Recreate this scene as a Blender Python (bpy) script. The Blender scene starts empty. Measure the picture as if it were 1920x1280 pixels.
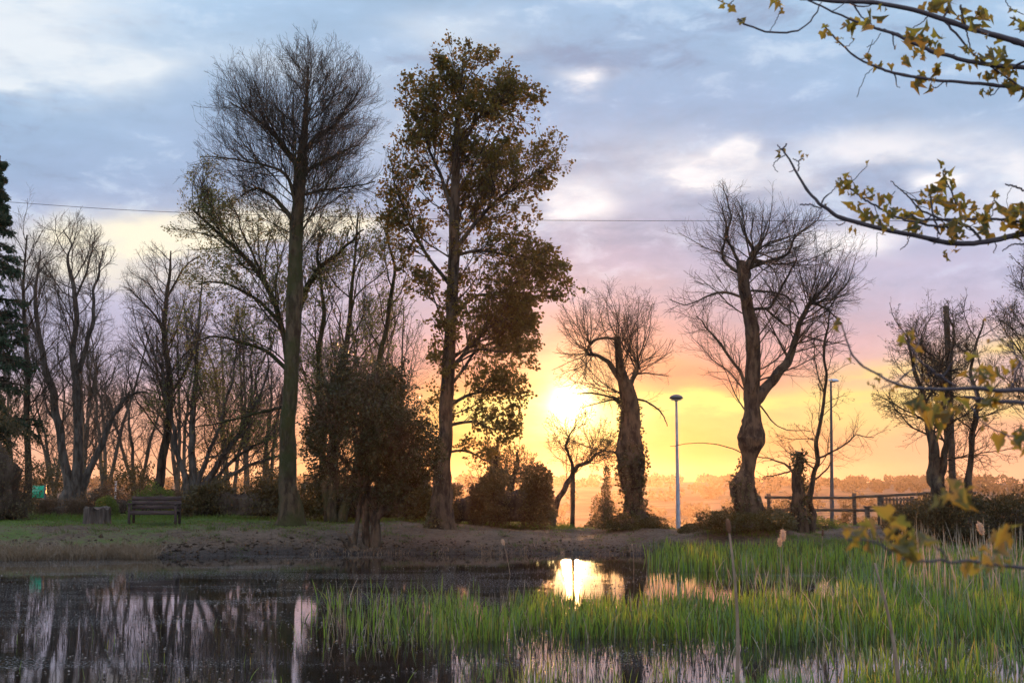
import bpy, math, random
import numpy as np
from mathutils import Vector, noise
# ------------------------------------------------------------------ camera, sky, sun, exposure
scn = bpy.context.scene
F = 2667.0; CAMZ = 1.9; PITCH = math.atan(265 / F)
cd = bpy.data.cameras.new('camera'); cam = bpy.data.objects.new('camera', cd)
scn.collection.objects.link(cam); scn.camera = cam
cam.location = (0, 0, CAMZ); cam.rotation_euler = (math.pi / 2 + PITCH, 0, 0)
cd.sensor_width = 36; cd.lens = 50.0; cd.clip_start = 0.05; cd.clip_end = 20000
cd.dof.use_dof = True; cd.dof.focus_distance = 34; cd.dof.aperture_fstop = 11
_c, _s = math.cos(PITCH), math.sin(PITCH)
def at(px, py, Y):
    a = (px - 960) / F; b = (640 - py) / F
    k = Y / (_c - b * _s)
    return np.array([a * k, Y, CAMZ + k * (_s + b * _c)])
def on_level(px, py, z=0.0):
    a = (px - 960) / F; b = (640 - py) / F
    k = (z - CAMZ) / (_s + b * _c)
    return np.array([a * k, k * (_c - b * _s), z])
def mpx(Y): return Y / F * 1.0
sdir = at(1070, 757, 1.0) - np.array([0, 0, CAMZ]); sdir /= np.linalg.norm(sdir)
HAZE_D = .00008
S_EL = math.asin(sdir[2]); S_AZ = math.atan2(sdir[0], sdir[1])
U0, V0 = math.degrees(S_AZ), math.degrees(S_EL)

scn.view_settings.view_transform = 'Standard'; scn.view_settings.look = 'None'
scn.view_settings.exposure = 0.16; scn.view_settings.gamma = 1.0
cy = scn.cycles
cy.max_bounces = 6; cy.diffuse_bounces = 2; cy.glossy_bounces = 3; cy.transmission_bounces = 3
cy.transparent_max_bounces = 4; cy.volume_bounces = 0; cy.sample_clamp_indirect = 4.0
cy.caustics_reflective = False; cy.caustics_refractive = False

class X:      # tiny expression builder over math nodes
    nt = None
    def __init__(s, sock): s.k = sock
    @staticmethod
    def m(op, *a, clamp=False):
        n = X.nt.nodes.new('ShaderNodeMath'); n.operation = op; n.use_clamp = clamp
        for i, v in enumerate(a):
            if isinstance(v, X): X.nt.links.new(v.k, n.inputs[i])
            else: n.inputs[i].default_value = float(v)
        return X(n.outputs[0])
    def __add__(s, o): return X.m('ADD', s, o)
    __radd__ = __add__
    def __sub__(s, o): return X.m('SUBTRACT', s, o)
    def __rsub__(s, o): return X.m('SUBTRACT', o, s)
    def __mul__(s, o): return X.m('MULTIPLY', s, o)
    __rmul__ = __mul__
    def __truediv__(s, o): return X.m('DIVIDE', s, o)
def node(t, **kw):
    n = X.nt.nodes.new(t)
    for k, v in kw.items(): setattr(n, k, v)
    return n
def sset(n, name, v):
    s = n.inputs[name]
    if isinstance(v, X): X.nt.links.new(v.k, s)
    elif hasattr(v, 'is_output'): X.nt.links.new(v, s)
    else: s.default_value = v
def clamp01(x): return X.m('ADD', x, 0.0, clamp=True)
def smooth(x, a, b):
    n = node('ShaderNodeMapRange', interpolation_type='SMOOTHSTEP')
    sset(n, 'Value', x); n.inputs['From Min'].default_value = a; n.inputs['From Max'].default_value = b
    return X(n.outputs['Result'])
def mixc(f, a, b, mode='MIX'):
    n = node('ShaderNodeMix', data_type='RGBA', blend_type=mode)
    for i, v in ((0, f), (6, a), (7, b)):
        if isinstance(v, X): X.nt.links.new(v.k, n.inputs[i])
        elif hasattr(v, 'is_output'): X.nt.links.new(v, n.inputs[i])
        elif isinstance(v, tuple): n.inputs[i].default_value = (*v, 1) if len(v) == 3 else v
        else: n.inputs[i].default_value = v
    return n.outputs[2]
def ramp(x, stops, interp='LINEAR'):
    n = node('ShaderNodeValToRGB'); sset(n, 'Fac', x); cr = n.color_ramp; cr.interpolation = interp
    while len(cr.elements) < len(stops): cr.elements.new(0.5)
    for e, (p, c) in zip(cr.elements, stops): e.position = p; e.color = (*c, 1)
    return n.outputs['Color']
def srgb(r, g, b):
    f = lambda c: (c / 255 / 12.92) if c <= 10 else ((c / 255 + .055) / 1.055) ** 2.4
    return (f(r), f(g), f(b))
def noise_t(vec, scale, detail=4, rough=.55, dist=0.0, out='Fac'):
    n = node('ShaderNodeTexNoise'); sset(n, 'Scale', scale); sset(n, 'Detail', detail)
    sset(n, 'Roughness', rough); sset(n, 'Distortion', dist)
    if vec is not None: sset(n, 'Vector', vec)
    o = n.outputs[out]
    return X(o) if out == 'Fac' else o
def comb(x, y, z):
    n = node('ShaderNodeCombineXYZ')
    for i, v in enumerate((x, y, z)):
        if isinstance(v, X): X.nt.links.new(v.k, n.inputs[i])
        else: n.inputs[i].default_value = v
    return n.outputs[0]
def sep(v):
    n = node('ShaderNodeSeparateXYZ'); X.nt.links.new(v, n.inputs[0])
    return [X(o) for o in n.outputs]

# ---- world: evening sky, broken cloud over a warm band round a low sun
W = bpy.data.worlds.new('World'); scn.world = W; W.use_nodes = True
X.nt = W.node_tree; X.nt.nodes.clear()
tc = node('ShaderNodeTexCoord')
dx, dy, dz = sep(tc.outputs['Generated'])
u = X.m('ARCTAN2', dx, dy) * 57.29578
v = X.m('ARCSINE', dz) * 57.29578
va = X.m('ABSOLUTE', v)
uv = comb(u * .1, va * .22, 0.3)
w1 = noise_t(uv, 1.6, 3, .5); w2 = noise_t(comb(u * .1, va * .22, 7.3), 1.7, 3, .5)
wf = noise_t(comb(u * .25, va * .7, 2.1), 1.5, 5, .6)
uu = u + (w1 - .5) * 7.0 + (wf - .5) * 1.6
vv = va + (w2 - .5) * 1.8 + (wf - .5) * 1.1
def D(px, py): return (px - 960) * .02148, (905 - py) * .0212
def blob(px, py, rx, ry, soft=False):
    a, b = D(px, py)
    p = (uu - a) / (rx * .02148); q = (vv - b) / (ry * .0212)
    return X.m('EXPONENT', (p * p + q * q) * -1.0)
du = u - U0; dv = va - V0
sund = X.m('SQRT', du * du + dv * dv)          # degrees from the sun
adu = X.m('ABSOLUTE', uu - U0)
vw = vv + .35 + X.m('MAXIMUM', adu - 1.5, 0.0) * .24 - blob(1850, 690, 300, 110) * 4.6      # warm band is thinner away from the sun
base = ramp(vw / 24.0, [
    (0.00, srgb(250, 174, 134)), (0.045, srgb(250, 174, 108)), (.10, srgb(250, 180, 98)),
    (0.15, srgb(246, 178, 110)), (.20, srgb(236, 162, 124)), (.26, srgb(216, 162, 152)),
    (.34, srgb(186, 170, 186)), (.43, srgb(176, 178, 202)), (.54, srgb(160, 176, 206)),
    (.68, srgb(154, 176, 208)), (.85, srgb(158, 186, 216)), (1.0, srgb(174, 202, 230))])
base = mixc(smooth(adu, 5.0, 15.0) * smooth(va, 1.6, 4.2) * smooth(va, 12.0, 8.0) * .62, base, srgb(192, 186, 212))
base = mixc(smooth(adu, 4.0, 15.0) * smooth(va, 4.6, 2.6) * .7, base, srgb(240, 180, 146))
up = smooth(v, 20.0, 55.0)
base = mixc(up, base, srgb(190, 204, 226))
# cloud relief
cl = noise_t(comb(u * .07, va * .2, 4.4), 2.0, 6, .58, .3)
cl2 = noise_t(comb(u * .05, va * .26, 9.0), 1.3, 3, .5)
mott = noise_t(comb(u * .26, va * .58, 3.7), 1.5, 6, .62, .3)
shade = 0.60 + (cl * .40) + (cl2 * .20) + (mott * .32)
sc_ = node('ShaderNodeVectorMath', operation='SCALE'); X.nt.links.new(base, sc_.inputs[0]); sset(sc_, 'Scale', shade)
col = sc_.outputs[0]
def gap(col, blobs, c, gain=1.0, lo=.32, hi=.60):
    t = None
    for px, py, rx, ry, s in blobs:
        b = blob(px, py, rx, ry) * s; t = b if t is None else t + b
    t = clamp01(t * gain) * (.45 + .55 * smooth(wf * .5 + cl * .5, lo, hi))
    return mixc(t, col, c)
hi_ = smooth(va, 5.5, 10.0)
col = mixc(smooth(mott * .6 + cl * .4, .52, .66) * hi_ * .55, col, srgb(212, 226, 242))
col = mixc(smooth(mott * .4 + cl2 * .6, .50, .38) * hi_ * .62, col, srgb(142, 154, 186))
col = gap(col, [(40, 60, 230, 100, .75), (90, 160, 150, 35, .8), (240, 135, 90, 25, .8), (0, 170, 90, 30, .8), (520, 130, 160, 50, .3),
                (900, 60, 120, 40, .35), (740, 240, 120, 80, .2)], srgb(228, 236, 244), 1.6)
col = gap(col, [(1100, 148, 52, 18, .95), (1385, 293, 36, 26, 1.2), (1330, 328, 60, 24, 1.1), (1240, 300, 150, 60, .3), (1710, 362, 46, 14, 1.1),
                (1680, 292, 150, 34, .55), (1860, 330, 90, 40, .5), (1075, 372, 90, 42, .75), (1010, 385, 60, 26, .6), (1600, 462, 70, 26, .8), (1450, 340, 90, 30, .5),
                (1900, 400, 90, 50, .5)], srgb(250, 247, 250), 1.4)
col = gap(col, [(260, 452, 150, 26, 1.1), (430, 425, 160, 24, 1.1), (600, 430, 120, 22, .9), (150, 500, 140, 40, .5), (330, 520, 170, 30, .4)], srgb(255, 246, 222), 1.35)
col = gap(col, [(1250, 480, 300, 20, .35), (1560, 500, 200, 18, .3)], srgb(214, 198, 222), 1.0)
col = gap(col, [(1870, 650, 130, 22, .9), (1660, 690, 110, 18, .8), (1700, 745, 150, 14, .7), (1560, 750, 110, 44, 1.0), (1840, 780, 150, 22, .7), (1480, 800, 170, 20, .6)],
          srgb(255, 222, 140), 1.1)
col = gap(col, [(1300, 712, 200, 13, .5), (1440, 690, 120, 10, .4), (1130, 700, 90, 12, .3)], srgb(205, 128, 118), 1.0)
col = gap(col, [(1250, 762, 260, 17, 1.1), (1040, 790, 170, 34, 1.2), (980, 752, 90, 8, .9)], srgb(255, 236, 140), 1.1, .2, .5)
# Nishita sky lends its own gradient under the cloud
sky = node('ShaderNodeTexSky', sky_type='NISHITA', sun_disc=False)
sky.sun_elevation = S_EL; sky.sun_rotation = S_AZ; sky.air_density = 1.2; sky.dust_density = 2.0
skc = node('ShaderNodeVectorMath', operation='SCALE'); X.nt.links.new(sky.outputs[0], skc.inputs[0]); skc.inputs['Scale'].default_value = 0.05
col = mixc(0.06, col, skc.outputs[0])
# aureole and disc behind thin cloud
def addc(col, c, f):
    n = node('ShaderNodeVectorMath', operation='SCALE'); n.inputs[0].default_value = c; sset(n, 'Scale', f)
    a = node('ShaderNodeVectorMath', operation='ADD'); X.nt.links.new(col, a.inputs[0]); X.nt.links.new(n.outputs[0], a.inputs[1])
    return a.outputs[0]
def gs(s): return X.m('EXPONENT', sund * sund * (-1.0 / (s * s)))
veil = .55 + .45 * smooth(wf, .35, .62)
col = addc(col, (1.0, .50, .12), X.m('EXPONENT', sund * -.40) * .30)
col = addc(col, (1.0, .80, .35), gs(2.1) * veil * .8)
col = addc(col, (1.0, .66, .22), gs(.85) * 1.9 * veil)
col = addc(col, (1.0, .86, .50), X.m('EXPONENT', sund * -3.6) * 13.0)
# dark ground-side below the horizon never shows: keep the horizon colour
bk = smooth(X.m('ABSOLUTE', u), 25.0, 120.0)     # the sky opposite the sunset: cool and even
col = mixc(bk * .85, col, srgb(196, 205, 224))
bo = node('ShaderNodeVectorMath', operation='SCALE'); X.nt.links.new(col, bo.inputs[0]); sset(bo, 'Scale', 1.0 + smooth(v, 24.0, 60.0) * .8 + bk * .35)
col = bo.outputs[0]     # unseen sky overhead and behind boosted, added fill for foreground and tree fronts
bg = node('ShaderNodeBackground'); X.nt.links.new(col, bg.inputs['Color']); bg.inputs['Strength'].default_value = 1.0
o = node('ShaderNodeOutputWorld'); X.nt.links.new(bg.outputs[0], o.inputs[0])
W.cycles.sampling_method = 'MANUAL'; W.cycles.sample_map_resolution = 2048

sl = bpy.data.lights.new('sun', 'SUN'); sl.energy = 4.0; sl.angle = math.radians(.55); sl.color = (1.0, .45, .15)
sun = bpy.data.objects.new('sun', sl); scn.collection.objects.link(sun)
sun.rotation_euler = Vector(sdir).to_track_quat('Z', 'Y').to_euler()

# ------------------------------------------------------------------ mesh helpers
rng = np.random.default_rng(11)
def link(o, parent=None):
    scn.collection.objects.link(o)
    if parent: o.parent = parent
    return o
def tag(o, label=None, cat=None, group=None, kind=None):
    if label: o['label'] = label
    if cat: o['category'] = cat
    if group: o['group'] = group
    if kind: o['kind'] = kind
    return o
def empty(name, loc=(0, 0, 0)):
    o = bpy.data.objects.new(name, None); o.empty_display_size = .2; link(o); o.location = loc; return o
class MB:
    """collects vertex/face arrays; build() links ONE mesh object"""
    def __init__(s): s.v = []; s.f = []; s.n = 0; s.mi = []
    def add(s, v, f, mi=0):
        v = np.asarray(v, float).reshape(-1, 3); f = np.asarray(f, np.int64)
        s.v.append(v); s.f.append(f + s.n); s.n += len(v); s.mi.append(np.full(len(f), mi)); return s
    def build(s, name, mats, parent=None, smooth=False):
        me = bpy.data.meshes.new(name)
        V = np.concatenate(s.v)
        if parent is not None: V = V - np.array(parent_loc(parent))
        me.vertices.add(len(V)); me.vertices.foreach_set('co', V.astype(np.float32).ravel())
        tot = sum(f.size for f in s.f); npoly = sum(len(f) for f in s.f)
        me.loops.add(tot); me.loops.foreach_set('vertex_index', np.concatenate([f.ravel() for f in s.f]).astype(np.int32))
        ls = []; o = 0
        for f in s.f:
            k = f.shape[1]; ls.append(o + np.arange(len(f)) * k); o += f.size
        me.polygons.add(npoly); me.polygons.foreach_set('loop_start', np.concatenate(ls).astype(np.int32))
        if smooth: me.polygons.foreach_set('use_smooth', np.ones(npoly, bool))
        if not isinstance(mats, (list, tuple)): mats = [mats]
        for m in mats: me.materials.append(m)
        if len(mats) > 1: me.polygons.foreach_set('material_index', np.concatenate(s.mi).astype(np.int32))
        me.update(calc_edges=True)
        ob = bpy.data.objects.new(name, me); link(ob, parent)
        return ob
def parent_loc(p):
    l = np.zeros(3)
    while p is not None: l = l + np.array(p.location); p = p.parent
    return l
def nrm(a): return a / np.maximum(np.linalg.norm(a, axis=-1, keepdims=True), 1e-9)
def tubes(P, R, sides=3, smoothT=0):
    P = np.asarray(P, float); R = np.asarray(R, float)
    if P.ndim == 2: P = P[None]; R = R[None]
    N, K, _ = P.shape
    T = nrm(np.gradient(P, axis=1))
    if smoothT:
        Tp = np.pad(T, ((0, 0), (smoothT, smoothT), (0, 0)), 'edge'); T = nrm(sum(Tp[:, i:i + K] for i in range(2 * smoothT + 1)))
    mt = np.abs(T.mean(axis=1)); ax = np.argmin(mt, axis=1)
    ref = np.eye(3)[ax][:, None, :]
    A = nrm(np.cross(T, np.broadcast_to(ref, T.shape))); B = np.cross(T, A)
    th = np.arange(sides) * 2 * np.pi / sides
    V = P[:, :, None, :] + R[:, :, None, None] * (np.cos(th)[None, None, :, None] * A[:, :, None, :] + np.sin(th)[None, None, :, None] * B[:, :, None, :])
    idx = np.arange(N * K * sides).reshape(N, K, sides)
    a = idx[:, :-1, :]; b = np.roll(a, -1, axis=2); d = idx[:, 1:, :]; c = np.roll(d, -1, axis=2)
    Fq = np.stack([a, b, c, d], -1).reshape(-1, 4)
    return V.reshape(-1, 3), Fq
def catmull(pts, n):
    """resample a (k,m) control list into n points"""
    p = np.asarray(pts, float); k = len(p)
    if k == 2: return p[0] + (p[1] - p[0]) * np.linspace(0, 1, n)[:, None]
    q = np.vstack([2 * p[0] - p[1], p, 2 * p[-1] - p[-2]])
    t = np.linspace(0, k - 1 - 1e-6, n); i = t.astype(int); f = (t - i)[:, None]
    a, b, c, d = q[i], q[i + 1], q[i + 2], q[i + 3]
    return .5 * (2 * b + (c - a) * f + (2 * a - 5 * b + 4 * c - d) * f ** 2 + (3 * b - a - 3 * c + d) * f ** 3)
def limb(ctrl, Y, n=40, wig=.0, seed=0, wander=0.0):
    """ctrl: (px, py, width_px[, depth offset m]) -> world points and radii"""
    c = np.array([list(k) + [0] * (4 - len(k)) for k in ctrl], float)
    w = np.array([list(at(x, y, Y + d)) + [wd * (Y + d) / F / 2] for x, y, wd, d in c])
    r = catmull(w, n)
    P, R = r[:, :3].copy(), np.maximum(r[:, 3], .002)
    L_ = np.linalg.norm(np.diff(P, axis=0), axis=1).sum(); q = np.linspace(0, 1, n); gg = np.random.default_rng(seed + 999)
    wt = q ** 1.3 * L_ * .035 * wander
    for f_ in (2.3, 5.1, 9.7) if wander else ():
        ph = gg.uniform(0, 6.28, 3); P += (np.sin(q[:, None] * f_ * 6.28 * .6 + ph) - np.sin(ph)) * wt[:, None] * np.array([1, 1, .4]) / (f_ ** .7)
    if wig:
        g = np.random.default_rng(seed); J = g.normal(size=(n, 3)); J[0] = 0
        for _ in range(2): J[1:-1] = (J[:-2] + J[1:-1] + J[2:]) / 3
        P += J * wig * R[:, None] * 2
    return P, R
def trunk_mesh(mb, P, R, sides=14, bump=.12, freq=3.4, seed=0):
    V, Fq = tubes(P, R, sides, max(2, len(P) // 14))
    C = np.repeat(P, sides, axis=0); rr = np.repeat(R, sides)
    d = V - C
    if bump:
        s = np.array([noise.noise(Vector((q[0] * freq + seed, q[1] * freq, q[2] * freq * .55))) * .7 +
                      noise.noise(Vector((q[0] * freq * 3.1, q[1] * freq * 3.1 + seed, q[2] * freq * 1.6))) * .45 for q in V])
        kn = np.array([max(0.0, noise.noise(Vector((q[0] * freq * 1.9 + seed * 2, q[1] * freq * 1.9, q[2] * freq * 1.4))) - .28) for q in V])
        th_ = np.tile(np.arange(sides) * 2 * np.pi / sides, len(P))
        s = s + .30 * np.array([math.sin(t_ * 7 + 3 * noise.noise(Vector((q[2] * .7, t_ * .3, seed)))) for t_, q in zip(th_, V)])
        V = C + d * (1 + bump * (1.6 * s + 3.2 * kn))[:, None]
    mb.add(V, Fq)
    m = len(P) * sides                       # top cap fan
    top = V[-sides:]; c = top.mean(axis=0) + nrm(P[-1] - P[-2]) * R[-1] * .35
    mb.add(np.vstack([top, c]), np.array([[i, (i + 1) % sides, sides] for i in range(sides)]))
class Env:
    def __init__(s, ells, Y, depth=.95):
        """ells: px ellipses (cx,cy,rx,ry)"""
        s.c = np.array([at(e[0], e[1], Y + (e[4] if len(e) > 4 else 0)) for e in ells])
        s.r = np.array([[e[2] * Y / F, min(e[2], e[3]) * Y / F * depth, e[3] * Y / F] for e in ells])
    def val(s, P):
        q = (P[..., None, :] - s.c) / s.r
        return np.sqrt((q ** 2).sum(-1)).min(-1)
    def exit(s, P, Dn):
        q = (P[:, None, :] - s.c) / s.r; d = Dn[:, None, :] / s.r
        a = (d ** 2).sum(-1); b = (q * d).sum(-1); c = (q ** 2).sum(-1) - 1
        disc = b * b - a * c
        t = np.where(disc > 0, (-b + np.sqrt(np.maximum(disc, 0))) / a, 0)
        return np.maximum(t, 0).max(-1)
def spawn(P, R, n, t=(.3, 1.), ang=(25, 60), L=(.3, .6), up=0., wob=.12, K=6, rr=.6, tip=.003, env=None, fill=False,
          fall=.3, seed=0, Lmin=.08, Lmax=9., thick=None, flat=1.0, out=0.0, relL=True, prop=False):
    g = np.random.default_rng(seed)
    P = np.asarray(P); R = np.asarray(R)
    if P.ndim == 2: P = P[None]; R = R[None]
    N, Kp, _ = P.shape
    tt = (np.arange(n)[None, :] + g.random((N, n))) / n * (t[1] - t[0]) + t[0]
    f = np.clip(tt * (Kp - 1), 0, Kp - 1.0001); i = f.astype(int); w = (f - i)[..., None]
    ar = np.arange(N)[:, None]
    B = P[ar, i] * (1 - w) + P[ar, i + 1] * w
    Tn = nrm(P[ar, i + 1] - P[ar, i]); r0 = R[ar, i] * (1 - w[..., 0]) + R[ar, i + 1] * w[..., 0]
    plen = np.linalg.norm(np.diff(P, axis=1), axis=-1).sum(1)[:, None]
    Tn = Tn.reshape(-1, 3); B = B.reshape(-1, 3); r0 = r0.ravel()
    rnd = g.normal(size=Tn.shape); rnd[:, 1] *= flat
    pr = nrm(rnd - (rnd * Tn).sum(-1, keepdims=True) * Tn)
    a = np.radians(g.uniform(ang[0], ang[1], len(Tn)))[:, None]
    d = Tn * np.cos(a) + pr * np.sin(a)
    ln = (g.uniform(L[0], L[1], (N, n)) * (plen if relL else 1.0) * (1 - fall * (tt - t[0]) / max(t[1] - t[0], 1e-3))).ravel()
    if fill and env is not None:
        e = env.exit(B, nrm(d + np.array([0, 0, up * .6]))); ok = e > .2
        rag = np.array([noise.noise(Vector((q[0] * 2.2 + seed, q[1] * 2.2, q[2] * 2.2))) for q in d])
        ln = np.where(ok, e * g.uniform(.55, 1.0, len(e)) * (.98 + .24 * rag), ln)
    ln = np.clip(ln, Lmin, Lmax)
    if prop:
        q_ = np.percentile(plen, 80); k_ = (g.random((N, n)) < np.clip(plen / q_, .04, 1) ** 1.15).ravel()
        Tn, B, r0, d, ln = Tn[k_], B[k_], r0[k_], d[k_], ln[k_]
    M = len(B); C = np.zeros((M, K, 3)); C[:, 0] = B; dd = d.copy()
    for k in range(1, K):
        J = g.normal(size=dd.shape) * wob
        dd = nrm(dd + J + np.array([0, 0, up / K]) )
        C[:, k] = C[:, k - 1] + dd * (ln / (K - 1))[:, None]
    if env is not None:
        for _ in range(2):
            o_ = env.val(C[:, -1]) > 1.0
            C[o_] = B[o_, None] + (C[o_] - B[o_, None]) * .78
        k_ = env.val(C[:, -1]) < g.uniform(.9, 1.22, M); C = C[k_]; r0 = r0[k_]; ln = ln[k_]
    rb = np.minimum(r0 * rr, (thick * ln + tip) if thick else 9.)
    rb = np.maximum(rb, tip)
    s = np.linspace(0, 1, K)[None, :]
    RR = rb[:, None] * (1 - s) ** .8 + tip * (1 - (1 - s) ** .8)
    return C, RR
def leaf_faces(C, Dn, size, g, asp=.55, droop=.0, fold=.25):
    """diamond leaves: centre base C, direction Dn, length size"""
    M = len(C); Dn = nrm(Dn + g.normal(size=(M, 3)) * .55 + np.array([0, 0, -droop]))
    S = nrm(np.cross(Dn, g.normal(size=(M, 3)))); Nn = np.cross(S, Dn)
    sz = (size * g.uniform(.55, 1.25, M))[:, None]
    a = C; b = C + Dn * sz * .5 + S * sz * asp * .5 + Nn * sz * fold * .5; c = C + Dn * sz
    d = C + Dn * sz * .5 - S * sz * asp * .5 + Nn * sz * fold * .5
    V = np.stack([a, b, c, d], 1).reshape(-1, 3); i = np.arange(M)[:, None] * 4
    return V, np.vstack([i + [0, 1, 2], i + [0, 2, 3]])
def leaf_pts(P, n, t, g, spread=.0):
    N, K, _ = P.shape
    tt = g.uniform(t[0], t[1], (N, n)); f = np.clip(tt * (K - 1), 0, K - 1.0001); i = f.astype(int); w = (f - i)[..., None]
    ar = np.arange(N)[:, None]; B = P[ar, i] * (1 - w) + P[ar, i + 1] * w
    T = nrm(P[ar, i + 1] - P[ar, i])
    B = B.reshape(-1, 3); return B + g.normal(size=B.shape) * spread, T.reshape(-1, 3)
def fbox(mb, c, s, rot=0.0, bev=0.0, mi=0, tilt=0.0):
    """box centred c, full size s, small chamfer, rotated about z"""
    hx, hy, hz = [q / 2 for q in s]; b = min(bev, hx * .45, hy * .45, hz * .45)
    vs = []
    if b <= 0:
        vs = [(x, y, z) for z in (-hz, hz) for y in (-hy, hy) for x in (-hx, hx)]
        fs = [(0, 2, 3, 1), (4, 5, 7, 6), (0, 1, 5, 4), (2, 6, 7, 3), (0, 4, 6, 2), (1, 3, 7, 5)]
        v_ = np.array(vs, float); f_ = [np.array(fs)]
    else:
        prof = [(-hx + b, -hy), (hx - b, -hy), (hx, -hy + b), (hx, hy - b), (hx - b, hy), (-hx + b, hy), (-hx, hy - b), (-hx, -hy + b)]
        lev = [(-hz, b), (-hz + b, 0), (hz - b, 0), (hz, b)]
        for z, ins in lev:
            for x, y in prof: vs.append((x * (1 - ins / hx), y * (1 - ins / hy), z))
        q = []
        for l in range(3):
            for k in range(8): q.append((l * 8 + k, l * 8 + (k + 1) % 8, (l + 1) * 8 + (k + 1) % 8, (l + 1) * 8 + k))
        v_ = np.array(vs, float); f_ = [np.array(q), np.array([list(range(7, -1, -1)), list(range(24, 32))])]
    if tilt:
        c1, s1 = math.cos(tilt), math.sin(tilt); y = v_[:, 1] * c1 - v_[:, 2] * s1; z = v_[:, 1] * s1 + v_[:, 2] * c1; v_[:, 1] = y; v_[:, 2] = z
    c0, s0 = math.cos(rot), math.sin(rot)
    w = v_.copy(); w[:, 0] = v_[:, 0] * c0 - v_[:, 1] * s0; w[:, 1] = v_[:, 0] * s0 + v_[:, 1] * c0
    w += np.array(c)
    n0 = mb.n
    mb.v.append(w); mb.n += len(w)
    for f in f_: mb.f.append(f + n0); mb.mi.append(np.full(len(f), mi))

# ------------------------------------------------------------------ evening haze: one closed box of even air
hm = bpy.data.materials.new('haze_air'); hm.use_nodes = True; X.nt = hm.node_tree; X.nt.nodes.clear()
pv = node('ShaderNodeVolumePrincipled'); pv.inputs['Density'].default_value = HAZE_D; pv.inputs['Anisotropy'].default_value = .84
pv.inputs['Color'].default_value = (.97, .76, .68, 1)
ho = node('ShaderNodeOutputMaterial'); X.nt.links.new(pv.outputs[0], ho.inputs['Volume'])
hb = MB(); fbox(hb, (0, 795, -4), (2500, 1640, 46)); tag(hb.build('haze', hm), kind='stuff')
# ------------------------------------------------------------------ materials
def mat(name):
    m = bpy.data.materials.new(name); m.use_nodes = True; X.nt = m.node_tree; X.nt.nodes.clear(); return m
def finish(sh, disp=None):
    o = node('ShaderNodeOutputMaterial'); X.nt.links.new(sh, o.inputs['Surface'])
def bump_n(h, strength=.4, dist=.02):
    b = node('ShaderNodeBump'); sset(b, 'Height', h); b.inputs['Strength'].default_value = strength; b.inputs['Distance'].default_value = dist
    return b.outputs[0]
def pbr(col, rough=.8, normal=None, spec=.3, metal=0.0):
    p = node('ShaderNodeBsdfPrincipled'); sset(p, 'Base Color', (*col, 1) if isinstance(col, tuple) else col)
    sset(p, 'Roughness', rough); sset(p, 'Specular IOR Level', spec); sset(p, 'Metallic', metal)
    if normal is not None: X.nt.links.new(normal, p.inputs['Normal'])
    return p.outputs[0]
def bark_mat(name, c1, c2, moss=None, scale=6.0):
    m = mat(name); t = node('ShaderNodeTexCoord'); x, y, z = sep(t.outputs['Object'])
    vec = comb(x, y, z * .3); n1 = noise_t(vec, scale, 6, .65); n2 = noise_t(t.outputs['Object'], 1.1, 4, .6)
    n3 = noise_t(vec, scale * 4, 3, .6)
    c = mixc(smooth(n1, .38, .62), c1, c2)
    if moss: c = mixc(smooth(n2, .40, .62), c, moss)
    finish(pbr(c, .92, bump_n(n1 * .7 + n3 * .3, 1.0, .12), .15)); return m
def leaf_mat(name, c1, c2, trans=.45, tcol=None, scale=1.3, rough=.55):
    m = mat(name); t = node('ShaderNodeTexCoord')
    n1 = noise_t(t.outputs['Object'], scale, 3, .6); n2 = noise_t(t.outputs['Object'], 14.0, 2, .6)
    c = mixc(smooth(n1 * .5 + n2 * .5, .38, .62), c1, c2)
    tr = node('ShaderNodeBsdfTranslucent')
    if tcol: tr.inputs['Color'].default_value = (*tcol, 1)
    else: X.nt.links.new(c, tr.inputs['Color'])
    ms = node('ShaderNodeMixShader'); ms.inputs[0].default_value = trans
    X.nt.links.new(pbr(c, rough, None, .3), ms.inputs[1]); X.nt.links.new(tr.outputs[0], ms.inputs[2])
    finish(ms.outputs[0]); return m
def wood_mat(name, c1, c2, sc=(2, 20, 20)):
    m = mat(name); t = node('ShaderNodeTexCoord'); x, y, z = sep(t.outputs['Object'])
    n1 = noise_t(comb(x * sc[0], y * sc[1], z * sc[2]), 1.5, 5, .6)
    finish(pbr(mixc(smooth(n1, .3, .7), c1, c2), .85, bump_n(n1, .5, .01), .2)); return m
def plain(name, c, rough=.5, metal=0.0, var=.15):
    m = mat(name); t = node('ShaderNodeTexCoord'); n1 = noise_t(t.outputs['Object'], 5.0, 4, .6)
    finish(pbr(mixc(smooth(n1, .3, .7), tuple(q * (1 - var) for q in c), tuple(min(1, q * (1 + var)) for q in c)), rough, None, .4, metal)); return m
M_BARK = bark_mat('bark', (.032, .023, .017), (.11, .08, .056))
M_BARKM = bark_mat('mossy_bark', (.035, .027, .018), (.10, .078, .05), moss=(.05, .053, .02))
M_BARKG = bark_mat('grey_bark', (.06, .05, .043), (.145, .125, .108))
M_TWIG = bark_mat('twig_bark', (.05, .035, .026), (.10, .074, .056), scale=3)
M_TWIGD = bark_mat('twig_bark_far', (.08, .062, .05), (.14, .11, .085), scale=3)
M_SYC = leaf_mat('copper_young_leaf', (.060, .060, .016), (.105, .088, .024), .45, (.21, .14, .025))
M_WILL = leaf_mat('willow_leaf', (.11, .125, .045), (.16, .16, .065), .45, (.20, .20, .06))
M_HOLLY = leaf_mat('dark_evergreen_leaf', (.020, .026, .009), (.055, .052, .02), .22, (.09, .07, .02), rough=.35)
M_IVY = leaf_mat('ivy_leaf', (.030, .040, .014), (.085, .080, .03), .25, (.12, .08, .02), rough=.4)
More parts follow.
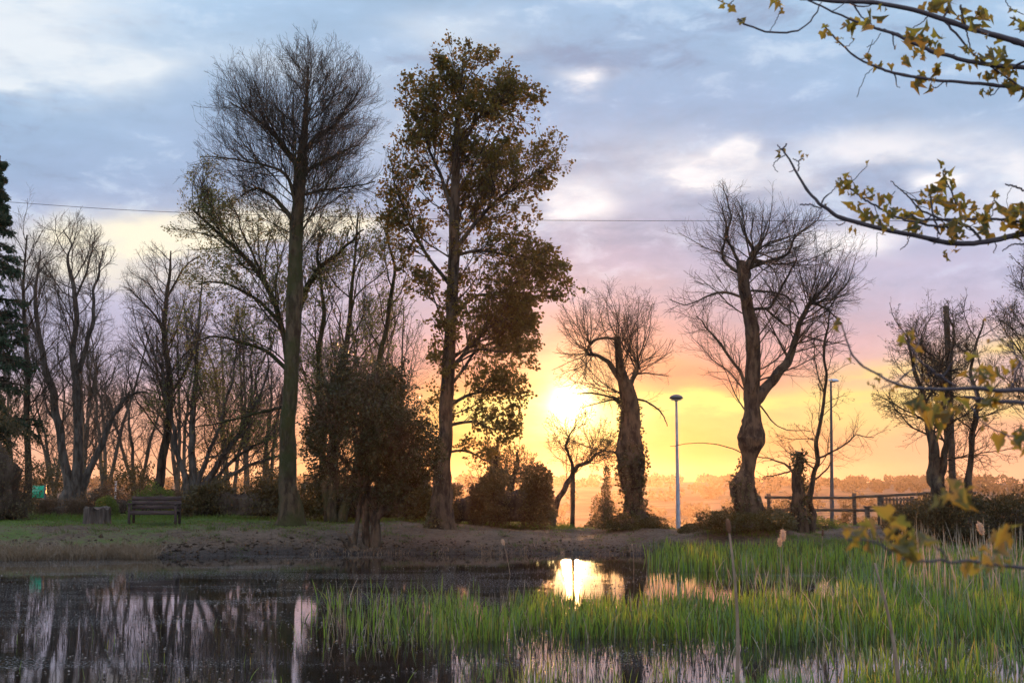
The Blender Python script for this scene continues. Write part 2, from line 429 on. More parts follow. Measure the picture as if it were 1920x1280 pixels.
M_HEDGE = leaf_mat('hedge_leaf', (.045, .035, .018), (.12, .10, .05), .3, (.14, .10, .03))
M_BROWNH = leaf_mat('beech_hedge_leaf', (.10, .06, .04), (.17, .12, .08), .3, (.2, .12, .05))
M_GREENB = leaf_mat('bright_bush_leaf', (.06, .10, .02), (.14, .18, .04), .4, (.2, .24, .05))
M_CONI = leaf_mat('conifer_needles', (.022, .045, .022), (.05, .085, .04), .15, (.05, .08, .03))
M_NEARL = leaf_mat('young_sycamore_leaf', (.035, .055, .022), (.13, .105, .035), .5, (.46, .34, .05), scale=11)
M_NEARB = plain('young_twig', (.05, .038, .045), .55)
M_REED = leaf_mat('green_reed', (.10, .18, .02), (.18, .27, .04), .5, (.30, .42, .05), scale=2.2, rough=.45)
M_REED2 = leaf_mat('blue_green_reed', (.09, .15, .07), (.15, .21, .11), .4, (.2, .3, .1), scale=2.2, rough=.45)
M_DEAD = leaf_mat('dead_reed', (.20, .155, .11), (.38, .31, .24), .3, (.5, .36, .2), scale=4)
M_STUB = plain('rotten_stalk', (.032, .024, .022), .7, var=.5)
M_REED3 = leaf_mat('yellow_reed', (.17, .165, .03), (.24, .22, .05), .5, (.42, .36, .06), scale=2.2, rough=.45)
M_REED4 = leaf_mat('dull_reed', (.045, .065, .014), (.085, .10, .028), .35, (.12, .16, .03), scale=2.2, rough=.5)
M_FLECK = plain('leaf_fleck', (.13, .11, .095), .5, var=.4)
M_GRASS = leaf_mat('short_grass', (.065, .12, .018), (.13, .19, .04), .4, (.16, .22, .03), scale=.8)
M_DRY = leaf_mat('dry_grass', (.13, .10, .07), (.24, .19, .14), .3, (.3, .2, .1), scale=1.5)
M_BENCH = wood_mat('weathered_bench_wood', (.038, .026, .024), (.085, .06, .055))
M_FENCE = wood_mat('weathered_fence_wood', (.06, .045, .035), (.14, .11, .08))
M_CUT = wood_mat('cut_stump_wood', (.028, .021, .017), (.12, .095, .08), (9, 9, 1))
M_STEEL = plain('galvanised_steel', (.40, .44, .50), .45, .3)
M_DKSTEEL = plain('dark_lamp_metal', (.10, .09, .09), .4, .3)
M_WIRE = plain('wire_rubber', (.03, .03, .035), .6)
M_WHITE = plain('white_paint', (.72, .72, .74), .5, var=.05)
M_SIGN = plain('green_sign_panel', (.02, .55, .30), .35, var=.08)
M_SIGNW = plain('sign_pale_lettering', (.35, .68, .52), .4, var=.02)
M_FLUFF = leaf_mat('seed_fluff', (.62, .50, .40), (.78, .68, .58), .55, (.9, .6, .35), scale=30)
M_CATT = plain('brown_seed_head', (.10, .045, .02), .8, var=.3)
# ------------------------------------------------------------------ terrain
def sst(x, a, b):
    t = np.clip((x - a) / (b - a), 0, 1); return t * t * (3 - 2 * t)
def shore(x):
    return np.interp(x, [-60, -30, -13, -9.5, -6.5, -3, 1, 4, 6, 8, 14, 30, 60], [20, 30, 36.2, 36.8, 38.6, 38.8, 38.8, 38.4, 38.0, 37.6, 37, 34, 26]) \
        + .25 * np.sin(x * 1.7) + .15 * np.sin(x * 4.3 + 1) + .06 * np.sin(x * 11)
def ground_h(x, y):
    x = np.asarray(x, float); y = np.asarray(y, float)
    sh = shore(x); d = y - sh
    crest = np.interp(x, [-14, -6, -2, 1, 3, 5, 7, 9, 14], [.74, .70, .62, .50, .42, .42, .42, .50, .6])
    rise = np.interp(x, [-14, -8, -4, 0, 5, 9], [5.5, 5.0, 5.0, 6.2, 6.5, 7.0])
    far = .04 + (crest - .04) * (1 - np.exp(-np.clip(d, 0, 99) / rise * 2.4))
    und = .035 * np.sin(x * .9 + y * .5) + .025 * np.sin(x * 2.1 - y * 1.3) + .012 * np.sin(x * 5 + y * 4)
    far = far + und * sst(d, .3, 3)
    # mounds at the foot of the two pollards
    for (mx, my, rx, ry, hh) in MOUNDS:
        far = far + hh * np.exp(-((x - mx) / rx) ** 2 - ((y - my) / ry) ** 2)
    bed = -.5 * sst(-d, 0, 4.0)
    near = (sst(4.0 - y, 0, 3.4)) * .75            # bank under the camera
    h = np.where(d > 0, far, np.maximum(bed, -.5) + near)
    y0 = np.interp(x, [-20, -4, 0, 2, 6, 12, 40], [66, 62, 50, 46.5, 45.5, 47, 55])
    valley = -1.6 * sst(y, y0, y0 + 9) - 22 * sst(y, y0 + 2, y0 + 160)
    ridge = 23.2 * sst(y, 500, 1400) + 1.1 * sst(y, 700, 1400) + 1.6 * np.sin(x * .004 + 1) * sst(y, 700, 1400) + 5 * np.sin(x * .013 + y * .004) * sst(y, 350, 600) * (1 - sst(y, 900, 1300))
    return h + valley + ridge
p1 = at(1187, 975, 44.5); p2 = at(1405, 985, 41.0)
MOUNDS = [(p1[0], 44.5, .9, 1.0, .18), (p2[0], 41.0, 1.25, 1.2, .42), (at(1260, 990, 43)[0], 43, .8, 1.2, .12)]
def gh(x, y): return float(ground_h(np.array([x]), np.array([y]))[0])
def sheet(name, xs, ys, mats, fn=None):
    Xg, Yg = np.meshgrid(xs, ys); Z = fn(Xg, Yg)
    V = np.stack([Xg, Yg, Z], -1).reshape(-1, 3); n = len(xs); i = np.arange(len(V)).reshape(len(ys), n)
    Fq = np.stack([i[:-1, :-1], i[:-1, 1:], i[1:, 1:], i[1:, :-1]], -1).reshape(-1, 4)
    mb = MB(); mb.add(V, Fq); return mb.build(name, mats, None, True)
m = mat('ground_soil'); t = node('ShaderNodeTexCoord'); gx, gy, gz = sep(t.outputs['Object'])
n1 = noise_t(t.outputs['Object'], .55, 5, .6); n2 = noise_t(t.outputs['Object'], 7.0, 6, .7); n3 = noise_t(t.outputs['Object'], 30.0, 3, .7)
dirt = mixc(smooth(n2, .35, .68), (.050, .034, .024), (.140, .100, .072))
dirt = mixc(smooth(n1, .35, .65), dirt, mixc(.5, dirt, (.19, .14, .105)))
wet = smooth(gz + (n2 - .5) * .12, .30, .06)
mud = mixc(smooth(n3, .4, .6), (.022, .018, .017), (.06, .05, .045))
c = mixc(wet, dirt, mud)
grass = mixc(smooth(n2, .3, .7), (.045, .075, .014), (.10, .14, .032))
gm = smooth(n1 + smooth(gx, -5.5, -9.5) * .55 + smooth(gy, 41, 44) * .25 + smooth(n2, .4, .6) * .12 - wet * .6, .98 + .05, 1.26)
c = mixc(gm, c, grass)
leafn = node('ShaderNodeTexVoronoi'); leafn.inputs['Scale'].default_value = 9; X.nt.links.new(t.outputs['Object'], leafn.inputs['Vector'])
c = mixc(smooth(X(leafn.outputs['Distance']), .16, .10) * smooth(n2, .45, .6) * .8, c, (.16, .10, .06))
# fields and woods across the valley
fn_ = noise_t(comb(gx * .006, gy * .012, 0.0), 1.0, 5, .65); fn2 = noise_t(comb(gx * .03, gy * .03, 3.0), 1.0, 4, .6)
field = mixc(smooth(fn_, .45, .52), (.02, .025, .014), (.075, .06, .04)); field = mixc(smooth(fn2, .5, .6), field, (.02, .022, .014))
c = mixc(smooth(gy, 62, 110), c, field)
finish(pbr(c, .9, bump_n(n2 * .6 + n3 * .4, 1.0, .12), .2)); M_GROUND = m
xs = np.concatenate([[-1200, -800, -500, -250, -120, -70, -45, -30, -22], np.arange(-17, 17.01, .16), [22, 30, 45, 70, 120, 250, 500, 800, 1200]])
ys = np.concatenate([np.arange(-12, 34, 1.0), np.arange(34, 50, .16), np.arange(50, 66, .8), [70, 76, 84, 95, 110, 130, 155, 185, 220, 260, 310, 370, 440, 520, 600, 680, 760, 840, 920, 1000, 1080, 1160, 1240, 1320, 1400, 1500, 1600]])
g = sheet('ground', xs, ys, M_GROUND, ground_h); tag(g, kind='structure')
# ------------------------------------------------------------------ water
m = mat('pond_water'); t = node('ShaderNodeTexCoord'); gx, gy, gz = sep(t.outputs['Object'])
rip = noise_t(comb(gx * 1.0, gy * 2.2, 0.0), 1.6, 3, .5); fine = noise_t(t.outputs['Object'], 26.0, 2, .6)
patch = noise_t(comb(gx * .22, gy * .42, 1.0), 1.0, 4, .6)
zone = smooth(gy, 19.5, 23.0) * smooth(gy, 37.5, 30.0) * smooth(gx, 3.0, -.5)
spk = noise_t(comb(gx, gy * .6, 2.0), 30.0, 3, .75)
film = smooth(patch + zone * .10, .52, .66) * smooth(spk, .52, .60)
h = rip * 1.0 + fine * .05
base = pbr((.012, .010, .009), .035, bump_n(h, .008, .1), .5)
scum = pbr(mixc(smooth(fine, .4, .6), (.05, .046, .042), (.16, .16, .17)), .38, bump_n(spk, .6, .02), .6)
ms = node('ShaderNodeMixShader'); X.nt.links.new((film * .75).k, ms.inputs[0]); X.nt.links.new(base, ms.inputs[1]); X.nt.links.new(scum, ms.inputs[2])
finish(ms.outputs[0]); M_WATER = m
wx = np.linspace(-40, 40, 161); mb = MB()
top = np.stack([wx, shore(wx) + .25, np.zeros_like(wx)], -1); bot = np.stack([wx, np.full_like(wx, 1.0), np.zeros_like(wx)], -1)
k = len(wx); mb.add(np.vstack([bot, top]), np.array([[i, i + 1, k + i + 1, k + i] for i in range(k - 1)]))
tag(mb.build('water', M_WATER), kind='structure')
# ------------------------------------------------------------------ trees
def base_loc(px, py, Y):
    b = at(px, py, Y); return (b[0], Y, gh(b[0], Y) - .05)
def tree(name, label, cat, px, py, Y, limbs, bark, twig, levels, env=None, leaf=None, ivy=None, group=None, trunk_bump=.1, mains=None,
         seed=1, boughs=(), bough_rep=2, dens=(1.25, 1.4, 1.4, 1.2), ws=1.0, bw=.72, sides=14, extra_levels=()):
    """limbs: list of (ctrl, n, wig) drawn trunks; levels: spawn() settings in turn; boughs: hand drawn limbs"""
    root = empty(name, base_loc(px, py, Y)); tag(root, label, cat, group)
    mb = MB(); src = []
    for j, (ctrl, n, wg) in enumerate(limbs):
        P, R = limb(ctrl, Y, n, wg, seed + j, .8 if j and sides < 20 else 0); R = R * ws
        if j == 0 or ctrl[0][1] > 880:       # plant the foot in the ground
            gz_ = gh(P[0][0], P[0][1]); P[0][2] = min(P[0][2], gz_ - .1)
        trunk_mesh(mb, P, R, sides, trunk_bump, seed=seed * 3.7)
        src.append((P, R))
    tv = np.concatenate(mb.v); mb.build('trunk', bark, root, True)
    if ivy:
        gi = np.random.default_rng(seed + 77); cc_ = np.concatenate([np.repeat(P_, sides, 0) for P_, R_ in src[:1]]); tv = tv[:len(cc_)]
        no_ = nrm(tv - cc_); mk = np.array([noise.noise(Vector((q[0] * 1.3 + seed, q[1] * 1.3, q[2] * .9))) for q in tv]); ok_ = np.where((mk > ivy.get('lo', 0)) & (tv[:, 2] < ivy['z']))[0]
        pk = gi.choice(ok_, ivy['n']); B_ = tv[pk] + gi.normal(size=(ivy['n'], 3)) * .05 + no_[pk] * .03; im = MB(); im.add(*leaf_faces(B_, no_[pk] + [0, 0, -.5], .085, gi, .9)); im.build('ivy', M_IVY, root)
    bm = MB(); tw = MB()
    pool = list(src); drawn = []
    for j, (ctrl, n, wg) in enumerate(boughs):
        P, R = limb(ctrl, Y, n, wg, seed + 50 + j, 1.0); R = R * bw; V, Fq = tubes(P, R, 7); bm.add(V, Fq); drawn.append((P, R))
    # resample every drawn limb to a common count
    def rs(P, R, n=24):
        i = np.linspace(0, len(P) - 1, n); a = i.astype(int).clip(0, len(P) - 2); f = (i - a)[:, None]
        return P[a] * (1 - f) + P[a + 1] * f, R[a] * (1 - f[:, 0]) + R[a + 1] * f[:, 0]
    Ps, Rs = zip(*[rs(*q) for q in pool]); cur = (np.stack(Ps), np.stack(Rs))
    last = cur
    for li, lv in enumerate(levels):
        lv = dict(lv); lv['tip'] = lv.get('tip', .004) * (.7 if li == 0 else .62); lv['n'] = int(lv['n'] * dens[min(li, 3)] + .5); lv.setdefault('thick', .007); lv.setdefault('prop', li > 0); sel = lv.pop('sel', None)
        q = cur if sel is None else (cur[0][sel], cur[1][sel])
        C, RR = spawn(q[0], q[1], seed=seed * 100 + li, env=env, **lv)
        V, Fq = tubes(C, RR, 5 if li == 0 else 3)
        (bm if li == 0 else tw).add(V, Fq)
        if li == 0 and drawn:          # drawn boughs carry side shoots like the grown ones
            k_ = C.shape[1]; dr = [rs(P, R, k_) for P, R in drawn] * bough_rep
            C = np.concatenate([C, np.stack([d[0] for d in dr])]); RR = np.concatenate([RR, np.stack([d[1] for d in dr])])
        cur = (C, RR)
    for li, (which, lv) in enumerate(extra_levels):       # further sprays off chosen drawn limbs
        C, RR = None, None
        q = (np.stack([Ps[k] for k in which]), np.stack([Rs[k] for k in which]))
        for lj, l2 in enumerate(lv):
            C, RR = spawn(q[0], q[1], seed=seed * 100 + 31 * li + lj + 7, env=env if l2.get('useenv', True) else None, **{k: w for k, w in {**l2, 'tip': l2.get('tip', .004) * .62}.items() if k != 'useenv'})
            V, Fq = tubes(C, RR, 5 if lj == 0 else 3); (bm if lj == 0 else tw).add(V, Fq); q = (C, RR)
    if bm.n: bm.build('branches', bark, root, True)
    if tw.n: tw.build('twigs', twig, root)
    if leaf:
        g = np.random.default_rng(seed + 5)
        lm = MB()
        B, T = leaf_pts(cur[0], leaf['n'], leaf.get('t', (.2, 1)), g, leaf.get('spread', .03))
        if leaf.get('keep', 1) < 1:
            k = np.array([noise.noise(Vector((p[0] * .8, p[1] * .8 + seed, p[2] * .8))) for p in B]) * .5 + .5
            keep = g.random(len(B)) < np.clip((k - .5) * leaf.get('clump', 3) + leaf['keep'], 0, 1); B, T = B[keep], T[keep]
        c = leaf.get('cluster', 1)
        if c > 1:
            B = np.repeat(B, c, 0) + g.normal(size=(len(B) * c, 3)) * leaf['size'] * .55; T = np.repeat(T, c, 0)
        lm.add(*leaf_faces(B, T, leaf['size'], g, leaf.get('asp', .55), leaf.get('droop', 0)))
        lm.build('leaves', leaf['mat'], root)
    return root

# 1 the tall bare lime, left of centre
tree('bare_tree', 'tallest bare tree with a domed crown of fine upswept twigs, right of the bench', 'tree', 545, 965, 43,
     [([(545, 985, 62), (545, 968, 50), (541, 900, 34), (541, 800, 29), (546, 700, 27), (552, 560, 29), (554, 450, 26), (560, 370, 23), (566, 300, 20), (571, 240, 12), (575, 185, 7), (578, 125, 3)], 70, .05)],
     M_BARKM, M_TWIG,
     [dict(n=46, t=(.50, 1.), ang=(28, 84), up=.85, wob=.11, K=10, rr=.36, tip=.007, fill=True, Lmax=7.5, thick=.0062),
      dict(n=14, t=(.12, .98), ang=(18, 55), L=(.3, .65), up=.55, wob=.12, K=7, rr=.5, tip=.006, thick=.0085),
      dict(n=7, t=(.15, .98), ang=(15, 50), L=(.3, .6), up=.4, wob=.12, K=5, rr=.5, tip=.0048),
      dict(n=3, t=(.2, .98), ang=(20, 50), L=(.35, .6), up=.3, wob=.15, K=3, rr=.6, tip=.0042)],
     env=Env([(550, 235, 198, 182), (540, 365, 222, 125), (575, 125, 110, 96)], 43), seed=3,
     boughs=[([(553, 420, 15), (528, 385, 12), (505, 362, 9), (478, 352, 7), (455, 368, 4)], 20, .1), ([(560, 350, 13), (580, 318, 11), (612, 302, 8), (640, 285, 6), (668, 275, 3)], 20, .1),
             ([(562, 322, 14), (535, 280, 11), (505, 245, 8), (470, 215, 5), (430, 190, 3)], 20, .08), ([(568, 290, 13), (592, 255, 10), (625, 238, 8), (650, 205, 4), (675, 160, 2)], 20, .1),
             ([(556, 368, 10), (600, 358, 7), (650, 352, 5), (700, 340, 3)], 20, .1), ([(557, 395, 12), (540, 330, 9), (500, 310, 6), (440, 300, 4), (385, 290, 2)], 20, .08)])
# 2 the big copper sycamore coming into leaf
tree('sycamore_tree', 'tall tree in dense coppery young leaf, left of the sun', 'tree', 828, 985, 43,
     [([(828, 1000, 66), (828, 980, 50), (829, 900, 34), (834, 800, 27), (840, 700, 24), (846, 600, 21), (850, 500, 22), (852, 400, 19), (855, 300, 15), (858, 220, 9), (864, 165, 5), (868, 130, 3)], 70, .05)],
     M_BARK, M_TWIG,
     [dict(n=52, t=(.26, 1.), ang=(30, 74), up=.75, wob=.10, K=9, rr=.45, tip=.010, fill=True, Lmax=6.0, thick=.0085),
      dict(n=11, t=(.2, .98), ang=(22, 55), L=(.28, .55), up=.4, wob=.13, K=6, rr=.5, tip=.007, thick=.0085),
      dict(n=7, t=(.25, 1), ang=(20, 60), L=(.3, .6), up=.2, wob=.15, K=4, rr=.5, tip=.006, Lmax=1.0)],
     env=Env([(862, 165, 105, 103), (965, 215, 66, 85), (900, 300, 158, 130), (1000, 270, 62, 62), (790, 170, 50, 60), (905, 420, 115, 110), (758, 420, 56, 165, -.5), (905, 700, 90, 110), (850, 560, 90, 120), (960, 500, 110, 70), (1040, 545, 58, 24), (900, 640, 110, 100), (945, 600, 66, 70), (880, 770, 100, 90)], 43, .8),
     seed=8, ivy=dict(n=500, z=3.5, lo=.1), bough_rep=3, boughs=[([(842, 690, 11), (890, 655, 8), (945, 660, 6), (1000, 655, 3)], 20, .12), ([(836, 800, 10), (880, 790, 7), (930, 805, 5), (975, 800, 3)], 20, .12), ([(834, 850, 8), (870, 845, 6), (920, 865, 4)], 20, .12), ([(850, 480, 10), (900, 470, 8), (960, 480, 6), (1030, 500, 3)], 20, .12),
             ([(853, 470, 14), (890, 420, 11), (930, 375, 8), (980, 345, 6), (1030, 310, 3)], 20, .1), ([(848, 540, 12), (800, 480, 9), (765, 420, 7), (745, 350, 4), (735, 270, 2)], 20, .1),
                     ([(846, 600, 12), (890, 555, 9), (940, 553, 6), (995, 548, 4), (1045, 542, 2)], 20, .12), ([(852, 420, 12), (830, 330, 9), (800, 260, 6), (770, 190, 3)], 20, .08),
                     ([(856, 300, 11), (890, 230, 8), (940, 190, 5), (1000, 160, 3)], 20, .1), ([(840, 700, 11), (890, 640, 8), (940, 600, 6), (1000, 610, 3)], 20, .12),
                     ([(838, 760, 10), (880, 740, 8), (930, 730, 5), (975, 745, 3)], 20, .12)],
     leaf=dict(n=4, size=.105, mat=M_SYC, cluster=3, keep=.86, clump=1.6, asp=.8, droop=.4, t=(.45, 1)))
# 3 slim leafing tree between them
tree('leafing_tree', 'slim multi-stemmed tree with sparse small green leaves behind the dense evergreen', 'tree', 625, 960, 46,
     [([(622, 975, 26), (628, 850, 16), (640, 740, 13), (650, 640, 10), (662, 520, 6), (672, 400, 3)], 40, .2), ([(640, 975, 20), (676, 850, 14), (700, 720, 11), (722, 600, 8), (735, 480, 5), (740, 380, 3)], 40, .2),
      ([(615, 975, 18), (606, 820, 12), (600, 700, 10), (608, 560, 7), (620, 430, 3)], 40, .2)],
     M_BARKM, M_TWIG,
     [dict(n=14, t=(.2, .98), ang=(20, 50), L=(.2, .4), up=.6, wob=.14, K=8, rr=.5, tip=.008, thick=.0085, Lmax=3),
      dict(n=11, t=(.15, .98), ang=(20, 55), L=(.3, .55), up=.3, wob=.16, K=6, rr=.5, tip=.006),
      dict(n=6, t=(.2, 1), ang=(20, 60), L=(.3, .6), up=.2, wob=.18, K=4, rr=.5, tip=.005, Lmax=.8)],
     env=Env([(655, 540, 130, 180), (640, 700, 110, 160)], 46), seed=14,
     leaf=dict(n=3, size=.085, mat=M_WILL, cluster=2, keep=.62, asp=.6))
# 4 wide pale-green tree whose limbs sweep up to the left
tree('leafing_tree', 'spreading tree in pale green young leaf, long boughs rising leftward behind the tallest tree', 'tree', 552, 960, 46.5,
     [([(548, 975, 20), (545, 880, 16), (543, 790, 14), (541, 700, 13), (530, 620, 11), (505, 545, 10), (462, 485, 9), (420, 447, 7), (385, 415, 5), (360, 392, 3)], 60, .15),
      ([(549, 690, 18), (560, 600, 14), (590, 520, 10), (640, 470, 6), (690, 430, 3)], 40, .15)],
     M_BARKM, M_TWIG,
     [dict(n=26, t=(.32, .98), ang=(20, 62), L=(.14, .34), up=.7, wob=.13, K=9, rr=.5, tip=.008, thick=.0085, Lmax=3.6),
      dict(n=12, t=(.12, .98), ang=(20, 55), L=(.3, .55), up=.35, wob=.15, K=6, rr=.5, tip=.006),
      dict(n=7, t=(.2, 1), ang=(20, 60), L=(.3, .6), up=.2, wob=.18, K=4, rr=.5, tip=.005, Lmax=.8)],
     env=Env([(480, 560, 170, 170), (415, 410, 105, 120), (600, 520, 110, 120), (470, 680, 140, 110)], 46.5), seed=19,
     boughs=[([(546, 700, 13), (500, 660, 10), (450, 640, 8), (400, 630, 5), (350, 640, 3)], 24, .15), ([(530, 610, 12), (480, 560, 9), (420, 530, 6), (360, 530, 3)], 24, .15),
             ([(540, 760, 10), (480, 775, 8), (420, 790, 5), (370, 800, 3)], 24, .15), ([(505, 545, 10), (475, 475, 6), (450, 420, 4), (435, 370, 2)], 24, .12),
             ([(415, 440, 5), (392, 380, 4), (375, 335, 2)], 24, .12)],
     leaf=dict(n=3, size=.085, mat=M_WILL, cluster=2, keep=.52, asp=.6))
# 5 fan shaped tree right of the bench
tree('fan_shaped_tree', 'low tree with stems fanning out from one foot and olive leaves, just behind the bench', 'tree', 358, 915, 50,
     [([(362, 935, 22), (362, 860, 17), (360, 790, 14), (368, 700, 10), (372, 600, 6), (380, 520, 3)], 36, .2), ([(372, 930, 18), (410, 870, 14), (455, 800, 10), (490, 730, 6), (515, 650, 3)], 36, .2),
      ([(352, 930, 16), (335, 850, 12), (322, 790, 9), (300, 700, 6), (285, 620, 3)], 36, .2), ([(378, 932, 15), (430, 890, 10), (490, 865, 7), (545, 850, 3)], 36, .2),
      ([(366, 930, 14), (392, 850, 10), (420, 780, 8), (440, 690, 5), (450, 590, 3)], 36, .2), ([(380, 925, 10), (440, 860, 8), (500, 825, 5), (550, 805, 3)], 36, .2)],
     M_BARKG, M_TWIG,
     [dict(n=13, t=(.15, .98), ang=(20, 55), L=(.25, .5), up=.6, wob=.16, K=8, rr=.5, tip=.008, thick=.0085, Lmax=3),
      dict(n=10, t=(.15, .98), ang=(20, 55), L=(.3, .55), up=.4, wob=.18, K=6, rr=.5, tip=.006),
      dict(n=5, t=(.2, 1), ang=(20, 60), L=(.35, .6), up=.2, wob=.2, K=4, rr=.5, tip=.005, Lmax=.8)],
     env=Env([(400, 690, 120, 165), (440, 800, 130, 95), (320, 720, 60, 110)], 50), seed=23, ws=.8, dens=(1.2, 1.5, 1.4, 1),
     leaf=dict(n=3, size=.08, mat=M_WILL, cluster=2, keep=.3, asp=.6))
# 6 bare tree behind the bench
tree('bare_tree', 'dark bare tree whose trunk leans behind the bench backrest', 'tree', 292, 925, 51,
     [([(290, 945, 30), (296, 915, 22), (303, 870, 19), (314, 810, 17), (318, 750, 15), (316, 690, 13), (308, 635, 11), (312, 560, 9), (318, 510, 6), (320, 470, 3)], 50, .1)],
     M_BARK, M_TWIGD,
     [dict(n=26, t=(.3, .98), ang=(35, 65), up=.7, wob=.16, K=9, rr=.5, tip=.008, fill=True, Lmax=3.6, thick=.0085),
      dict(n=12, t=(.12, .98), ang=(20, 55), L=(.3, .55), up=.3, wob=.16, K=6, rr=.5, tip=.006),
      dict(n=7, t=(.2, 1), ang=(20, 60), L=(.3, .6), up=.2, wob=.18, K=4, rr=.5, tip=.005, Lmax=.9)],
     env=Env([(310, 560, 90, 130), (300, 690, 115, 110), (290, 800, 110, 70)], 51), seed=29, ws=.85, dens=(1.5, 1.9, 1.7, 1),
     boughs=[([(314, 640, 8), (290, 590, 6), (262, 560, 4), (238, 540, 2)], 20, .15), ([(313, 560, 7), (340, 510, 5), (370, 480, 3)], 20, .15), ([(318, 740, 9), (350, 690, 7), (372, 640, 4), (385, 580, 2)], 20, .15)])
# 7 multi-stemmed pale tree at the left
tree('twin_stemmed_tree', 'bare grey tree splitting at the foot into leaning stems, left of the stump', 'tree', 135, 920, 52,
     [([(128, 945, 46), (128, 905, 24), (118, 850, 20), (108, 790, 19), (98, 730, 18), (84, 680, 15), (72, 620, 11), (66, 560, 9), (70, 515, 6), (76, 470, 3)], 50, .12),
      ([(142, 940, 40), (145, 900, 26), (147, 820, 22), (149, 740, 20), (146, 690, 17), (137, 630, 13), (142, 560, 11), (132, 505, 8), (136, 465, 4), (140, 435, 2)], 50, .1),
      ([(148, 925, 26), (172, 875, 16), (195, 825, 14), (215, 780, 11), (232, 750, 8), (262, 735, 5), (285, 735, 3)], 40, .15),
      ([(147, 700, 14), (160, 650, 12), (172, 590, 9), (176, 530, 6), (185, 470, 3)], 36, .12)],
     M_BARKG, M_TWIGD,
     [dict(n=20, t=(.22, .98), ang=(28, 62), up=.8, L=(.2, .4), wob=.15, K=9, rr=.5, tip=.008, Lmax=3.0, thick=.0085),
      dict(n=12, t=(.12, .98), ang=(20, 55), L=(.3, .55), up=.4, wob=.16, K=6, rr=.5, tip=.006),
      dict(n=6, t=(.2, 1), ang=(20, 60), L=(.3, .6), up=.2, wob=.18, K=4, rr=.5, tip=.005, Lmax=.9)],
     env=Env([(120, 520, 110, 130), (130, 680, 130, 140), (200, 780, 110, 80), (70, 560, 70, 110)], 52), seed=37, ws=.8, dens=(1.1, 1.7, 1.7, 1),
     boughs=[([(141, 560, 7), (165, 500, 5), (175, 440, 2)], 20, .15), ([(108, 790, 8), (90, 770, 6), (80, 730, 3)], 20, .15), ([(84, 680, 8), (60, 600, 6), (40, 530, 3)], 20, .15)])
# 8 slim tree nearer the left edge
tree('slim_bare_tree', 'slim straight bare tree beside the conifer at the left edge', 'tree', 50, 940, 49,
     [([(52, 960, 18), (52, 880, 13), (50, 780, 11), (52, 700, 10), (47, 620, 8), (44, 540, 5), (50, 440, 3)], 40, .12)],
     M_BARK, M_TWIGD,
     [dict(n=22, t=(.2, .98), ang=(30, 60), up=.8, L=(.18, .32), wob=.15, K=8, rr=.5, tip=.008, Lmax=2.4, thick=.0085),
      dict(n=10, t=(.12, .98), ang=(20, 55), L=(.3, .55), up=.4, wob=.16, K=6, rr=.5, tip=.006),
      dict(n=5, t=(.2, 1), ang=(20, 60), L=(.3, .6), up=.2, wob=.18, K=4, rr=.5, tip=.005, Lmax=.9)], seed=41)
# 9 first pollard, against the sun
POLLV = dict(L=(.8, 1.0))
tree('pollarded_tree', 'thick pollarded trunk leaning left with spiky regrowth, close beside the sun', 'tree', 1190, 975, 44.5,
     [([(1192, 1000, 66), (1190, 958, 42), (1187, 928, 35), (1184, 900, 43), (1184, 868, 52), (1180, 836, 49), (1181, 802, 38), (1182, 765, 34), (1175, 732, 29), (1167, 707, 21), (1162, 682, 15), (1159, 652, 13), (1157, 631, 13)], 150, .03),
      ([(1174, 726, 15), (1158, 705, 12), (1145, 686, 9), (1130, 672, 8), (1114, 665, 6), (1102, 664, 6), (1097, 656, 7)], 34, .15),
      ([(1156, 636, 5), (1136, 634, 5), (1114, 638, 4), (1104, 650, 4), (1100, 660, 3)], 30, .15),
      ([(1176, 735, 13), (1186, 712, 9), (1195, 690, 8), (1196, 678, 7)], 24, .12)],
     M_BARK, M_TWIG,
     [dict(n=20, t=(.60, 1.), ang=(25, 80), L=(1.6, 3.0), relL=False, up=.8, wob=.12, K=9, rr=.35, tip=.007, Lmax=3.2, thick=.006),
      dict(n=7, t=(.1, .98), ang=(20, 60), L=(.25, .55), up=.2, wob=.15, K=6, rr=.5, tip=.0055),
      dict(n=5, t=(.2, 1), ang=(20, 60), L=(.3, .6), up=.2, wob=.18, K=4, rr=.5, tip=.0045, Lmax=.6)],
     env=Env([(1150, 580, 112, 108), (1165, 690, 138, 95)], 44.5), seed=47, sides=30, dens=(1.25, 1.6, 1.7, 1), ivy=dict(n=1500, z=5.2), trunk_bump=.07,
     boughs=[([(1165, 752, 7), (1140, 742, 5), (1105, 736, 4), (1080, 738, 2)], 20, .2), ([(1166, 762, 7), (1150, 750, 5), (1120, 756, 3), (1092, 765, 2)], 20, .2), ([(1192, 748, 7), (1215, 755, 5), (1240, 775, 4), (1252, 800, 2)], 20, .2),
             ([(1185, 700, 6), (1215, 700, 4), (1255, 705, 2)], 20, .2), ([(1165, 850, 5), (1110, 840, 3), (1060, 820, 2)], 20, .2)])
